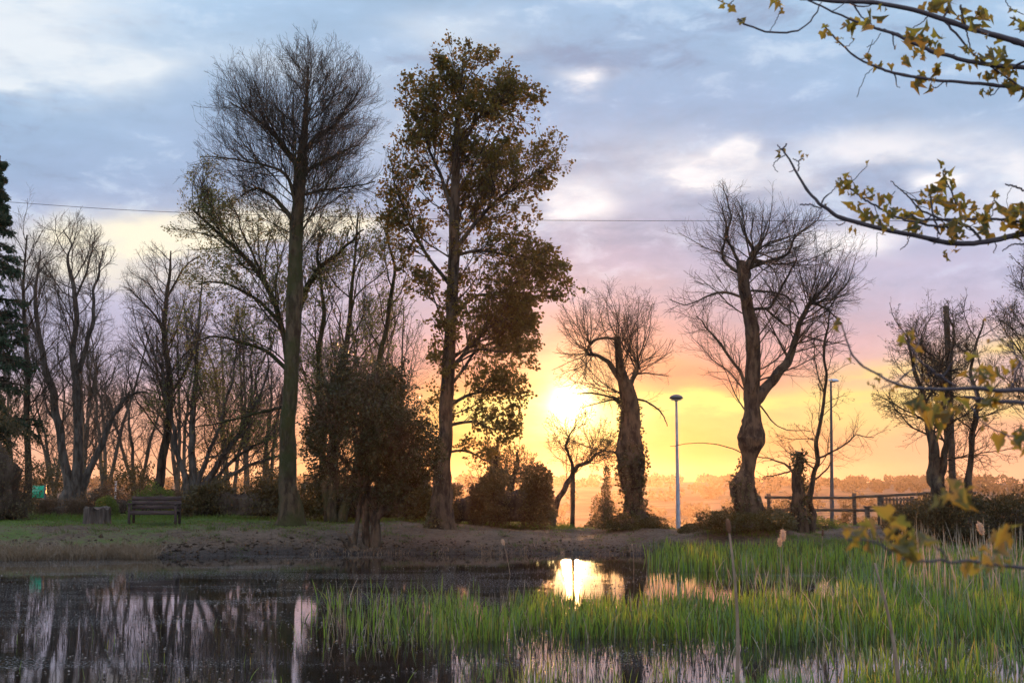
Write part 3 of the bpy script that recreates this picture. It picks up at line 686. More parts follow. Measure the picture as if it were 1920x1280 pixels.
# 10 second pollard, on the ivy mound
tree('pollarded_tree', 'gnarled forked pollard with swollen burls, rising from an ivy mound left of the fence', 'tree', 1405, 975, 41,
     [([(1410, 1005, 84), (1407, 962, 57), (1399, 937, 50), (1392, 910, 47), (1401, 884, 29), (1406, 855, 30), (1409, 822, 52), (1410, 794, 38), (1410, 765, 29), (1409, 737, 30), (1411, 700, 28), (1412, 660, 26), (1410, 615, 27), (1402, 580, 23), (1396, 545, 22), (1392, 515, 21), (1388, 490, 17)], 160, .03),
      ([(1412, 758, 22), (1432, 735, 20), (1455, 705, 18), (1475, 680, 16), (1488, 650, 12), (1498, 610, 10), (1512, 580, 9), (1524, 564, 9)], 40, .12),
      ([(1394, 525, 17), (1403, 500, 17), (1412, 480, 14), (1420, 462, 13)], 24, .15)],
     M_BARK, M_TWIG,
     [dict(n=18, t=(.42, 1.), ang=(35, 85), up=.45, L=(1.6, 3.4), relL=False, wob=.16, K=9, rr=.35, tip=.008, Lmax=3.0, thick=.0085),
      dict(n=9, t=(.1, .98), ang=(20, 55), L=(.28, .5), up=.3, wob=.16, K=6, rr=.5, tip=.006),
      dict(n=6, t=(.2, 1), ang=(20, 60), L=(.35, .75), up=.2, wob=.18, K=4, rr=.5, tip=.0045, Lmax=.9)],
     env=Env([(1400, 450, 165, 122), (1365, 620, 145, 130), (1530, 510, 115, 125), (1500, 650, 120, 100)], 41), seed=53, sides=30, dens=(1.25, 1.6, 1.7, 1), ivy=dict(n=350, z=2.6, lo=.25), trunk_bump=.07,
     boughs=[([(1388, 510, 11), (1370, 500, 9), (1355, 485, 8), (1355, 460, 6), (1365, 420, 4), (1350, 380, 2)], 24, .15), ([(1390, 500, 10), (1378, 475, 8), (1366, 445, 6), (1372, 400, 4), (1362, 350, 2)], 24, .15),
             ([(1402, 505, 11), (1440, 488, 9), (1475, 480, 7), (1490, 450, 5), (1520, 420, 3), (1545, 395, 2)], 24, .15), ([(1400, 560, 8), (1360, 548, 7), (1325, 555, 5), (1290, 570, 3), (1250, 560, 2)], 24, .15),
             ([(1400, 735, 12), (1390, 700, 9), (1370, 675, 8), (1350, 645, 7), (1330, 620, 5), (1300, 590, 3)], 24, .15), ([(1412, 580, 9), (1440, 578, 8), (1450, 560, 7), (1475, 520, 5), (1490, 480, 3)], 24, .15),
             ([(1438, 580, 7), (1460, 600, 6), (1475, 610, 5), (1490, 605, 3)], 24, .15), ([(1408, 545, 7), (1445, 548, 6), (1480, 560, 5), (1500, 590, 3)], 24, .15),
             ([(1526, 566, 8), (1550, 580, 5), (1575, 600, 3)], 20, .15), ([(1410, 860, 3), (1370, 840, 3), (1310, 830, 2), (1250, 835, 1.5)], 20, .2), ([(1425, 760, 5), (1460, 800, 3), (1520, 810, 2)], 20, .2)],
     extra_levels=[((1,), [dict(n=40, t=(.90, 1.), ang=(5, 100), L=(1.3, 2.7), relL=False, up=.7, wob=.09, K=9, rr=.4, tip=.007, Lmax=2.8, thick=.005),
                           dict(n=6, t=(.15, .98), ang=(15, 45), L=(.25, .5), up=.3, wob=.15, K=6, rr=.5, tip=.0055),
                           dict(n=4, t=(.2, 1), ang=(20, 60), L=(.3, .6), up=.2, wob=.18, K=4, rr=.5, tip=.0045, Lmax=.6)])])
# 11 ivy stump post and the twisted thin tree by the fence
tree('dead_trunk', 'broken ivy-clad dead trunk standing in front of the rail fence', 'tree trunk', 1497, 965, 42.5,
     [([(1499, 980, 34), (1498, 955, 25), (1497, 930, 21), (1495, 900, 19), (1497, 870, 16), (1499, 848, 15)], 40, .1)], M_BARK, M_TWIG,
     [dict(n=7, t=(.3, .95), ang=(50, 80), L=(.5, 1.2), relL=False, up=.2, wob=.2, K=8, rr=.25, tip=.007, Lmax=1.3),
      dict(n=6, t=(.2, 1), ang=(20, 60), L=(.3, .5), up=.2, wob=.2, K=5, rr=.5, tip=.005, Lmax=.5)],
     boughs=[([(1490, 888, 8), (1475, 872, 6), (1450, 862, 4), (1422, 855, 3)], 20, .2), ([(1490, 880, 5), (1465, 888, 4), (1430, 895, 2)], 20, .2)], seed=59, trunk_bump=.25, ivy=dict(n=700, z=4, lo=-.1),
     leaf=dict(n=4, size=.06, mat=M_IVY, cluster=2, keep=.4))
tree('twisted_thin_tree', 'thin twisting bare tree between the dead trunk and the right lamp post', 'tree', 1520, 965, 42.8,
     [([(1518, 985, 20), (1519, 950, 12), (1522, 915, 10), (1529, 880, 9), (1533, 858, 9), (1530, 830, 8), (1540, 790, 7), (1547, 740, 6), (1549, 700, 5), (1545, 660, 5), (1552, 620, 4), (1556, 580, 2)], 60, .25)], M_BARK, M_TWIG,
     [dict(n=16, t=(.25, .98), ang=(30, 70), L=(.7, 1.7), relL=False, up=.5, wob=.22, K=9, rr=.5, tip=.008, Lmax=1.8),
      dict(n=8, t=(.15, 1), ang=(20, 60), L=(.3, .5), up=.2, wob=.2, K=5, rr=.5, tip=.005, Lmax=.8),
      dict(n=4, t=(.2, 1), ang=(20, 60), L=(.3, .6), up=.2, wob=.2, K=3, rr=.5, tip=.0045, Lmax=.4)],
     boughs=[([(1533, 860, 6), (1555, 850, 5), (1590, 830, 4), (1605, 815, 3), (1640, 820, 2)], 24, .3), ([(1526, 900, 5), (1550, 880, 4), (1556, 865, 3)], 20, .2), ([(1546, 740, 4), (1530, 690, 3), (1526, 640, 2)], 20, .2),
             ([(1530, 880, 5), (1512, 868, 3), (1500, 862, 2)], 20, .2)], seed=61,
     leaf=dict(n=1, size=.05, mat=M_IVY, keep=.3))
# 12 twisted small tree in the haze, below the sun
tree('crooked_tree', 'small crooked tree leaning right under the sun, beyond the hedge end', 'tree', 1035, 985, 56,
     [([(1032, 1000, 15), (1037, 965, 12), (1047, 935, 11), (1062, 910, 10), (1072, 888, 9), (1073, 870, 6), (1066, 850, 5), (1062, 835, 5), (1068, 815, 3), (1078, 800, 2)], 50, .2),
      ([(1072, 886, 9), (1085, 872, 8), (1105, 865, 6), (1118, 850, 5), (1135, 842, 3)], 30, .25)], M_BARK, M_TWIG,
     [dict(n=16, t=(.35, .98), ang=(30, 70), L=(.8, 1.8), relL=False, up=1.0, wob=.22, K=8, rr=.5, tip=.009, Lmax=1.9),
      dict(n=9, t=(.15, 1), ang=(20, 60), L=(.3, .55), up=.4, wob=.2, K=5, rr=.5, tip=.007, Lmax=.9),
      dict(n=5, t=(.2, 1), ang=(20, 60), L=(.3, .6), up=.2, wob=.2, K=3, rr=.5, tip=.006, Lmax=.5)], seed=67,
     leaf=dict(n=2, size=.07, mat=M_SYC, keep=.5))
# 13 hazy tree behind the clipped bush
tree('hazy_tree', 'twiggy round-topped tree glowing behind the clipped bush', 'tree', 940, 960, 54,
     [([(925, 990, 20), (925, 920, 14), (930, 870, 9), (935, 820, 4)], 24, .2), ([(950, 990, 20), (958, 920, 13), (968, 880, 8), (975, 845, 4)], 24, .2)], M_BARK, M_TWIG,
     [dict(n=20, t=(.2, .98), ang=(30, 65), up=.6, wob=.18, K=8, rr=.5, tip=.009, fill=True, Lmax=2.5),
      dict(n=10, t=(.15, 1), ang=(20, 60), L=(.3, .5), up=.3, wob=.2, K=5, rr=.5, tip=.007),
      dict(n=6, t=(.2, 1), ang=(20, 60), L=(.3, .6), up=.2, wob=.2, K=3, rr=.5, tip=.006, Lmax=.6)],
     env=Env([(930, 880, 90, 62), (975, 890, 50, 50)], 54), seed=71, leaf=dict(n=2, size=.08, mat=M_SYC, keep=.5))
# 14 the two thicket trees at the right
tree('thorn_tree', 'rounded twiggy thorn tree in tiny bud around the wooden pole', 'tree', 1752, 925, 39.5,
     [([(1758, 960, 34), (1756, 900, 26), (1748, 850, 20), (1740, 800, 13), (1728, 740, 9), (1712, 680, 6), (1700, 620, 3)], 40, .3), ([(1812, 960, 18), (1818, 880, 12), (1826, 820, 11), (1835, 760, 9), (1825, 690, 6), (1840, 600, 3)], 40, .3),
      ([(1760, 900, 16), (1775, 830, 12), (1770, 760, 9), (1785, 680, 6), (1775, 590, 3)], 36, .3)], M_BARK, M_TWIG,
     [dict(n=22, t=(.2, 1.), ang=(35, 88), up=.45, wob=.2, K=10, rr=.5, tip=.009, fill=True, Lmax=2.9, thick=.0085),
      dict(n=13, t=(.12, .98), ang=(25, 65), L=(.25, .5), up=.25, wob=.22, K=6, rr=.5, tip=.0065),
      dict(n=8, t=(.2, 1), ang=(25, 65), L=(.3, .6), up=.2, wob=.22, K=4, rr=.5, tip=.005, Lmax=.5)],
     env=Env([(1760, 665, 135, 150), (1725, 760, 95, 110), (1840, 700, 90, 160), (1800, 830, 120, 80)], 39.5), seed=79, dens=(.8, 1.5, 1.5, 1),
     leaf=dict(n=2, size=.045, mat=M_IVY, keep=.65, cluster=1))
tree('thorn_tree', 'twiggy tree cut off by the right edge of the picture, above the hedge', 'tree', 1950, 930, 38,
     [([(1965, 960, 34), (1960, 850, 24), (1950, 740, 18), (1945, 650, 12), (1935, 560, 7), (1925, 480, 3)], 40, .3)], M_BARK, M_TWIG,
     [dict(n=36, t=(.25, .98), ang=(30, 70), up=.5, wob=.18, K=10, rr=.5, tip=.009, fill=True, Lmax=2.4, thick=.0085),
      dict(n=12, t=(.12, .98), ang=(25, 65), L=(.25, .5), up=.25, wob=.2, K=6, rr=.5, tip=.0065),
      dict(n=7, t=(.2, 1), ang=(25, 65), L=(.3, .6), up=.2, wob=.2, K=4, rr=.5, tip=.005, Lmax=.5)],
     env=Env([(1960, 580, 105, 130), (1950, 720, 110, 120)], 38), seed=83, leaf=dict(n=2, size=.045, mat=M_IVY, keep=.5))
# 15 evergreen small tree standing at the water's edge
tree('evergreen_tree', 'dense dark evergreen on several stems at the water edge, centre of the far bank', 'tree', 690, 1032, 39.2,
     [([(708, 1052, 20), (706, 1000, 16), (701, 960, 16), (690, 910, 13), (688, 850, 14), (700, 780, 10), (705, 700, 5)], 40, .1), ([(684, 1050, 13), (684, 980, 11), (680, 920, 10), (672, 860, 9), (660, 790, 5)], 36, .12),
      ([(662, 1048, 11), (668, 980, 9), (676, 930, 10), (690, 880, 8), (660, 820, 4)], 36, .12), ([(703, 975, 17), (722, 952, 13), (755, 930, 11), (790, 900, 8), (815, 870, 5), (830, 840, 3)], 36, .15),
      ([(690, 900, 10), (650, 870, 8), (620, 820, 5), (600, 760, 3)], 30, .15)],
     M_BARK, M_TWIG,
     [dict(n=28, t=(.30, .98), ang=(35, 100), up=.2, wob=.16, K=9, rr=.5, tip=.008, fill=True, Lmax=2.4, thick=.0085),
      dict(n=10, t=(.2, .98), ang=(25, 60), L=(.3, .5), up=.1, wob=.18, K=6, rr=.5, tip=.006),
      dict(n=5, t=(.2, 1), ang=(25, 65), L=(.3, .6), up=.0, wob=.2, K=4, rr=.5, tip=.005, Lmax=.5)],
     env=Env([(690, 775, 124, 150), (645, 840, 95, 105), (750, 845, 95, 110), (700, 690, 80, 85)], 39.2, .85), seed=89,
     leaf=dict(n=5, size=.09, mat=M_HOLLY, keep=.52, clump=3.4, cluster=2, asp=.6, droop=.3))
# 16 conifer at the left edge: drooping sprays
def conifer():
    Y = 46; root = empty('conifer_tree', base_loc(-14, 950, Y)); tag(root, 'dark green conifer with drooping sprays at the left edge of the picture', 'tree')
    P, R = limb([(-22, 975, 44), (-24, 800, 34), (-26, 600, 24), (-18, 420, 12), (0, 292, 3)], Y, 50); mb = MB(); trunk_mesh(mb, P, R, 12, .08); mb.build('trunk', M_BARK, root, True)
    C, RR = spawn(P[None], R[None], 120, t=(.22, .99), ang=(65, 90), L=(.1, .105), up=-.05, wob=.06, K=9, rr=.35, tip=.006, seed=5)
    s = np.interp(C[:, 0, 2], [1, 4, 9, 12.5], [1.55, 1.5, 1.0, .16])[:, None, None]
    C = C[:, :1] + (C - C[:, :1]) * s; q = np.linspace(0, 1, 9); C[:, :, 2] -= (q ** 1.6)[None, :] * np.linalg.norm(C[:, -1] - C[:, 0], axis=1)[:, None] * .28
    bm = MB(); bm.add(*tubes(C, RR, 5)); bm.build('branches', M_BARK, root, True)
    C2, R2 = spawn(C, RR, 18, t=(.25, 1), ang=(25, 60), L=(.2, .34), up=-.6, wob=.1, K=6, rr=.5, tip=.005, seed=6, Lmax=.8)
    C3, R3 = spawn(C2, R2, 7, t=(.1, 1), ang=(25, 55), L=(.25, .45), up=-.9, wob=.1, K=4, rr=.5, tip=.005, seed=7, Lmax=.4)
    tw = MB(); tw.add(*tubes(C2, R2, 3)); tw.add(*tubes(C3, R3 * 1.5, 3)); tw.build('twigs', M_TWIG, root)
    g = np.random.default_rng(9); B, T = leaf_pts(C3, 7, (.05, 1), g, .01); lm = MB()
    lm.add(*leaf_faces(B, T, .085, g, .3, .7)); lm.build('needles', M_CONI, root)
conifer()
# ------------------------------------------------------------------ hedges, bushes, ivy
def bush(name, label, cat, Y, x0, x1, ytop, ybot, depth, matl, n=9000, size=.07, group=None, lump=.18, twigs=160, box=True, seed=0, core=True, ytop2=None, holes=.0):
    """leafy body between px x0..x1, from ytop down to its foot, depth metres deep"""
    a = at(x0, ybot, Y); b = at(x1, ybot, Y); tp = at((x0 + x1) / 2, ytop, Y)[2]; cx = (a[0] + b[0]) / 2; hw = (b[0] - a[0]) / 2
    z0 = gh(cx, Y) - .06; H = tp - z0; root = empty(name, (cx, Y, z0)); tag(root, label, cat, group)
    tl = at(x0, ytop2, Y)[2] - z0 if ytop2 else H
    g = np.random.default_rng(seed + 300)
    def shape(th, ph):          # superellipsoid unit direction -> surface point
        e = .45 if box else .9
        c = lambda w, q: np.sign(np.cos(w)) * np.abs(np.cos(w)) ** q; s_ = lambda w, q: np.sign(np.sin(w)) * np.abs(np.sin(w)) ** q
        return np.stack([c(ph, e) * c(th, e), c(ph, e) * s_(th, e), s_(ph, e)], -1)
    def lumps(p, r):
        return np.array([noise.noise(Vector((q[0] * 1.6 + seed, q[1] * 1.6, q[2] * 1.6))) + .5 * noise.noise(Vector((q[0] * 4 + seed, q[1] * 4, q[2] * 4))) for q in p]) * r
    th = g.uniform(-np.pi, np.pi, n); ph = np.arcsin(g.uniform(-.25, 1, n)); S = shape(th, ph)
    rad = 1 - np.abs(g.normal(size=n)) * .16
    def place(S, rad):
        P = S * rad[:, None] * np.array([hw, depth / 2, 0]); zz = S[:, 2] * rad
        hh = tl + (H - tl) * (P[:, 0] / hw + 1) / 2 if ytop2 else H
        P[:, 2] = np.clip(zz, 0, 2) * hh + np.where(zz < 0, -zz * hh * .8, 0); P += [cx, Y, z0]; return P
    P = place(S, rad); lu = lumps(P, lump); P += nrm(S) * lu[:, None] * 1.6
    if holes: k = lu > -lump * (.45 - holes); P = P[k]; S = S[k]
    lm = MB(); lm.add(*leaf_faces(P, nrm(S) + g.normal(size=P.shape) * .5, size, g, .65)); lm.build('leaves', matl, root)
    if core:
        nu, nv = 48, 16; U, Vv = np.meshgrid(np.linspace(-np.pi, np.pi, nu), np.linspace(-.2, np.pi / 2 - .001, nv)); S2 = shape(U.ravel(), Vv.ravel())
        P2 = place(S2, np.full(len(S2), .60)); P2 += nrm(S2 + 1e-6) * lumps(P2, lump)[:, None] * 1.3
        i = np.arange(nu * nv).reshape(nv, nu); q = np.stack([i[:-1, :-1], i[:-1, 1:], i[1:, 1:], i[1:, :-1]], -1).reshape(-1, 4)
        cm = MB(); cm.add(P2, q); cm.build('inner_twigs', M_TWIG, root)
    if twigs:
        t0 = place(S[g.integers(0, len(S), twigs)] * [1, 1, .3], np.full(twigs, .5)); d = nrm(g.normal(size=(twigs, 3)) * [.6, .6, .25] + [0, 0, 1.2])
        L = g.uniform(.45, 1.15, twigs) * np.minimum(H * .8, 1.6 if twigs > 500 else .55) ; k = np.linspace(0, 1, 5)[None, :, None]
        C = t0[:, None] + d[:, None] * L[:, None, None] * k + g.normal(size=(twigs, 5, 3)) * .03 * k
        RR = np.tile(np.linspace(.006, .002, 5), (twigs, 1)); tm = MB(); tm.add(*tubes(C, RR, 3)); tm.build('twigs', M_TWIG, root)
    return root
bush('clipped_bush', 'dense clipped bush lit orange at its right end, just left of the sun reflection path', 'bush', 46, 892, 1036, 878, 985, 2.6, M_HEDGE, 17000, .10, lump=.2, seed=1)
bush('hedge', 'dark leafy hedge running from the bench to the tallest bare tree', 'hedge', 47.5, 345, 560, 902, 968, 1.8, M_HEDGE, 13000, .095, seed=2, lump=.28)
bush('hedge', 'dark ivy-filled hedge under the trees between the tallest bare tree and the coppery tree', 'hedge', 47, 560, 830, 893, 975, 1.8, M_IVY, 14000, .1, seed=3, lump=.34)
bush('shrub', 'loose orange-lit shrub between the coppery tree trunk and the clipped bush', 'shrub', 45.5, 838, 905, 905, 985, 1.5, M_HEDGE, 6000, .06, seed=4, lump=.2)
bush('low_hedge', 'low clipped reddish hedge left of the stump', 'hedge', 49, 66, 168, 934, 968, 1.2, M_BROWNH, 9000, .05, seed=5, lump=.05)
bush('small_bush', 'small bright green rounded bush behind the cut stump', 'bush', 48, 172, 226, 931, 970, .9, M_GREENB, 5000, .05, seed=6, box=False, lump=.06)
bush('shrub', 'green-topped shrub rising behind the left half of the bench', 'shrub', 49, 240, 345, 908, 965, 1.3, M_GREENB, 5000, .06, seed=7, lump=.2, box=False)
bush('bramble_thicket', 'tall dark brown thicket of thin upright stems at the left edge', 'thicket', 44, -90, 66, 745, 970, 2.6, M_HEDGE, 9000, .06, seed=8, lump=.35, twigs=900, box=False, ytop2=700)
bush('hedge', 'long dark twiggy hedge at the right edge behind the reeds', 'hedge', 38.5, 1658, 2420, 900, 1010, 2.6, M_HEDGE, 52000, .08, seed=9, lump=.26, ytop2=934, twigs=500)
bush('ivy_mound', 'broad ivy mound swelling round the foot of the gnarled burled pollard', 'ivy', 40.6, 1318, 1484, 958, 1014, 2.2, M_IVY, 15000, .065, seed=10, lump=.30, box=False, twigs=260)
bush('ivy_mound', 'low brown ivy patch round the foot of the pollard beside the sun', 'ivy', 44.2, 1122, 1246, 966, 990, 1.6, M_IVY, 6000, .065, seed=11, lump=.2, box=False, twigs=120)
bush('ivy_clad_stem', 'narrow ivy-clad stem with a bushy foot just left of the pollard beside the sun', 'shrub', 53, 1122, 1152, 850, 975, .6, M_IVY, 5000, .06, seed=12, lump=.14, box=False)
bush('shrub', 'hazy shrub at the foot of the narrow ivy-clad stem', 'shrub', 52, 1092, 1168, 925, 988, 1.2, M_IVY, 6000, .06, seed=13, lump=.2, box=False)
bush('shrub', 'leafy undergrowth behind the rails of the fence at its left end', 'shrub', 44.6, 1440, 1600, 968, 1004, .9, M_GREENB, 5000, .05, seed=14, lump=.15, box=False)
bush('ivy_mound', 'ivy and earth hump at the foot of the left lamp post', 'ivy', 42.5, 1268, 1345, 982, 1004, 1.0, M_IVY, 3000, .05, seed=15, lump=.05, box=False, twigs=30)
# trees standing out in the valley haze
def far_tree(px, Y, wpx, hpx, lab, seed, ytop):
    g = np.random.default_rng(seed); top = at(px, ytop, Y); x = top[0]; z0 = gh(x, Y); H = top[2] - z0; w = wpx * Y / F / 2
    root = empty('field_tree', (x, Y, z0)); tag(root, lab, 'tree', 'trees down in the hazy valley')
    mb = MB(); P = np.stack([np.full(8, x), np.full(8, Y), z0 + np.linspace(-.3, H * .7, 8)], -1); mb.add(*tubes(P, np.linspace(w * .09, .05, 8), 7))
    C, R = spawn(P[None], np.linspace(w * .09, .05, 8)[None], 26, t=(.35, 1), ang=(30, 75), L=(w * .7, w * 1.0), relL=False, up=.5, wob=.15, K=6, rr=.5, tip=.02, seed=seed, Lmax=w * 1.2)
    C2, R2 = spawn(C, R, 9, t=(.2, 1), ang=(25, 60), L=(.3, .5), up=.3, wob=.2, K=4, tip=.015, seed=seed + 1, Lmax=w)
    mb.add(*tubes(C, R, 4)); mb.add(*tubes(C2, R2, 3)); mb.build('trunk', M_TWIGD, root)
    B, T = leaf_pts(C2, 16, (.1, 1), g, w * .06); lm = MB(); lm.add(*leaf_faces(B, T, w * .13, g, .8)); lm.build('crown', M_HEDGE, root)
for k, (px, Y, wp, lab, yt) in enumerate([(1335, 150, 62, 'round field tree in the haze between the left lamp post and the gnarled pollard', 924), (1225, 120, 54, 'field tree just right of the pollard beside the sun', 908),
        (1372, 210, 40, 'smaller misty field tree close against the gnarled pollard', 934), (1090, 170, 60, 'misty field tree below the crooked tree', 925), (1585, 330, 60, 'distant tree poking above the fence beyond the right lamp post', 905),
        (1465, 420, 50, 'distant tree just right of the gnarled pollard on the skyline', 904), (1660, 380, 70, 'distant tree on the skyline above the picket panel', 906), (1290, 300, 50, 'misty field tree behind the left lamp post', 940)]):
    far_tree(px, Y, wp, 0, lab, 500 + k * 3, yt)
# woods along the far ridge: one mass
mb = MB(); g = np.random.default_rng(77)
n = 4200; wx = g.uniform(-900, 900, n); wy = g.choice([260, 360, 480, 600, 740, 880, 1040, 1200, 1380], n) + g.normal(size=n) * 25; wz = ground_h(wx, wy)
r = g.uniform(3.5, 6.5, n) * (.6 + .5 * np.abs(np.sin(wx * .011))) * np.interp(wy, [260, 700], [.6, 1])
K_ = 90; base_pts = g.normal(size=(K_, 3)); base_pts = nrm(base_pts) * g.uniform(.6, 1, (K_, 1))
keep = (np.sin(wx * .02 + wy) + np.sin(wx * .0067 + wy * 2) > np.where(wy < 650, .3, -.6)) & (np.abs(wx) < wy * .75); wx, wy, wz, r = wx[keep], wy[keep], wz[keep], r[keep]
C = (np.stack([wx, wy, wz + r * .55], -1)[:, None] + base_pts[None] * r[:, None, None] * [1, 1, .62]).reshape(-1, 3)
mb.add(*leaf_faces(C, g.normal(size=C.shape), 2.6, g, .9)); tag(mb.build('far_woods', M_HEDGE), 'wooded skyline fading into pink haze across the valley', 'woods', kind='stuff')

def back_tree(px, Y, ytop, wpx, lab, seed, leafy):
    b = 925; hw = wpx / 2; g = np.random.default_rng(seed); st = []
    for k in range(3):
        e = px + g.uniform(-.5, .5) * wpx; st.append(([(px + g.uniform(-8, 8), b + 20, 8), ((px * 2 + e) / 3 + g.uniform(-6, 6), b - (b - ytop) * .35, 6), ((px + 2 * e) / 3, b - (b - ytop) * .65, 4), (e, ytop + 12, 2)], 30, .2))
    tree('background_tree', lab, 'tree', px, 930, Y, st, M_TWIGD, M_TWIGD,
         [dict(n=15, t=(.12, .98), ang=(25, 60), L=(.2, .42), up=.7, wob=.17, K=8, rr=.5, tip=.011, Lmax=4), dict(n=10, t=(.15, 1), ang=(20, 60), L=(.3, .55), up=.4, wob=.18, K=5, rr=.5, tip=.009),
          dict(n=5, t=(.2, 1), ang=(20, 60), L=(.35, .6), up=.2, wob=.2, K=4, rr=.5, tip=.008, Lmax=.9)],
         env=Env([(px, ytop + (b - ytop) * .42, hw, (b - ytop) * .42), (px, ytop + (b - ytop) * .7, hw * 1.15, (b - ytop) * .36)], Y), seed=seed, sides=8, dens=(1.0, 1.3, 1.3, 1),
         leaf=dict(n=2, size=.07, mat=M_WILL, keep=.35) if leafy else None, group='trees beyond the left hedge')
for k, (px, Y, yt, w, lab, lf) in enumerate([(30, 60, 560, 150, 'tangled tree behind the thicket at the left edge', 0), (200, 62, 600, 170, 'pale twiggy tree between the twin-stemmed tree and the bench', 0),
        (255, 66, 700, 150, 'low twiggy tree above the left end of the bench', 0), (430, 64, 620, 190, 'olive twiggy tree behind the fan-shaped tree', 1),
        (500, 66, 680, 150, 'low twiggy tree just left of the tallest bare tree trunk', 0), (600, 62, 600, 150, 'leafing tree behind the dark evergreen, right of the tallest bare tree', 1), (745, 62, 560, 170, 'leafing tree between the dark evergreen and the coppery tree', 1),
        (105, 68, 720, 150, 'low hazy tree behind the twin-stemmed tree foot', 0), (155, 72, 640, 130, 'thin tree between the two stems of the twin-stemmed tree', 0), (340, 70, 600, 150, 'thin tree just right of the dark leaning trunk behind the bench', 0),
        (460, 74, 560, 150, 'taller thin tree behind the fan-shaped tree, nearest the tallest bare tree', 1), (690, 70, 520, 170, 'leafing tree straight above the dark evergreen', 1)]):
    back_tree(px, Y, yt, w, lab, 610 + k * 5, lf)

bush('hedge', 'brown twiggy hedge between the small bright bush and the bench', 'hedge', 51, 150, 350, 912, 962, 1.4, M_BROWNH, 9000, .07, seed=31, lump=.25, twigs=260)
bush('scrub', 'hazy brown scrub filling the gap behind the twin-stemmed tree and the green sign', 'scrub', 57, 40, 300, 868, 950, 2.0, M_HEDGE, 9000, .09, seed=32, lump=.5, twigs=300, core=False)
bush('scrub', 'leafy scrub behind the hedge between the bench and the tallest bare tree', 'scrub', 56, 330, 560, 872, 950, 2.0, M_HEDGE, 7000, .09, seed=33, lump=.5, twigs=300, core=False)
# ------------------------------------------------------------------ bench, stump, sign, posts, lamps, fence, pole, wires
def bench():
    Y = 43.0; x0 = at(243, 975, Y)[0]; x1 = at(337, 975, Y)[0]; cx = (x0 + x1) / 2; w = x1 - x0; z0 = gh(cx, Y) - .02
    root = empty('park_bench', (cx, Y, z0)); tag(root, 'weathered dark wooden bench with a tall planked back, facing the pond', 'bench')
    for s in (-1, 1):
        for yy, hh, th in ((-.30, .62, .07), (.22, .88, .065)):
            mb = MB(); fbox(mb, (cx + s * (w / 2 - .06), Y + yy, z0 + hh / 2), (.07, th, hh), 0, .006); mb.build('leg', M_BENCH, root)
        mb = MB(); fbox(mb, (cx + s * (w / 2 - .055), Y - .06, z0 + .645), (.10, .62, .045), 0, .008); mb.build('armrest', M_BENCH, root)
    mb = MB()
    for k in range(4): fbox(mb, (cx, Y - .24 + k * .125, z0 + .43 - k * .008), (w - .04, .112, .032), 0, .005)
    fbox(mb, (cx, Y - .315, z0 + .375), (w - .14, .03, .10), 0, .004); fbox(mb, (cx, Y + .16, z0 + .37), (w - .14, .04, .09), 0, .004)
    mb.build('seat', M_BENCH, root)
    mb = MB()
    for k, (zz, hh) in enumerate(((.545, .115), (.672, .118), (.805, .125))): fbox(mb, (cx, Y + .172 + k * .012, z0 + zz), (w - .02, .028, hh), 0, .006)
    mb.build('backrest', M_BENCH, root)
bench()
def stump():
    Y = 42.4; c = at(181, 975, Y); z0 = gh(c[0], Y) - .05; R0 = .40; root = empty('tree_stump', (c[0], Y, z0)); tag(root, 'squat sawn tree stump with split pale bark, left of the bench', 'stump')
    n = 64; th = np.linspace(0, 2 * np.pi, n, endpoint=False); H = .52; mb = MB(); V = []
    for j, (t_, k) in enumerate(((0, 1.12), (.08, 1.04), (.25, .99), (.5, .97), (.75, .96), (1, .965))):
        r = R0 * k * (1 + .06 * np.sin(3 * th + .5) + .03 * np.sin(9 * th + 2 + .3 * j) + .02 * np.sin(21 * th)) - .17 * np.exp(-((th - 4.75) / .13) ** 2) * (t_ < .95)
        V.append(np.stack([c[0] + r * np.cos(th), Y + r * np.sin(th) * .9, z0 + H * t_ + .02 * np.sin(2 * th) * t_ + .04 * np.sin(7 * th + 1) * (j == 5)], -1))
    V = np.concatenate(V); i = np.arange(6 * n).reshape(6, n); a = i[:-1]; b = np.roll(a, -1, 1); d = i[1:]; e = np.roll(d, -1, 1)
    mb.add(V, np.stack([a, b, e, d], -1).reshape(-1, 4)); mb.build('bark', M_CUT, root)
    top = V[-n:] * [1, 1, 1] - [0, 0, .004]; cc = top.mean(0) + [0, 0, .015]; mid = (top + cc) / 2 + np.random.default_rng(3).normal(size=top.shape) * [.0, .0, .008]
    mb = MB(); mb.add(np.vstack([top, mid, cc]), np.array([[k, (k + 1) % n, n + (k + 1) % n, n + k] for k in range(n)])); mb.add(np.vstack([mid, cc]), np.array([[k, (k + 1) % n, n] for k in range(n)]))
    mb.build('cut_top', M_CUT, root)
stump()
def shore_snag():
    Y = 38.9; c = at(655, 1040, Y); root = empty('broken_stump', (c[0], Y, -.1)); tag(root, 'jagged rotten stump leaning at the water edge beside the dark evergreen stems', 'stump')
    mb = MB(); g = np.random.default_rng(4)
    for (px, py, w, qx, qy, w2) in ((672, 1042, 22, 638, 1006, 7), (668, 1044, 22, 652, 1004, 6), (680, 1044, 26, 662, 1018, 12), (690, 1044, 20, 676, 1012, 6), (664, 1045, 18, 640, 1028, 8), (700, 1044, 20, 694, 1026, 7)):
        P, R = limb([(px, py, w), ((px + qx) / 2 + 2, (py + qy) / 2 + 3, (w + w2) / 2), (qx, qy, w2 * .5)], Y, 16, .2, int(px)); trunk_mesh(mb, P, R, 8, .25, 5)
    mb.build('trunk', M_BARK, root, True)
shore_snag()
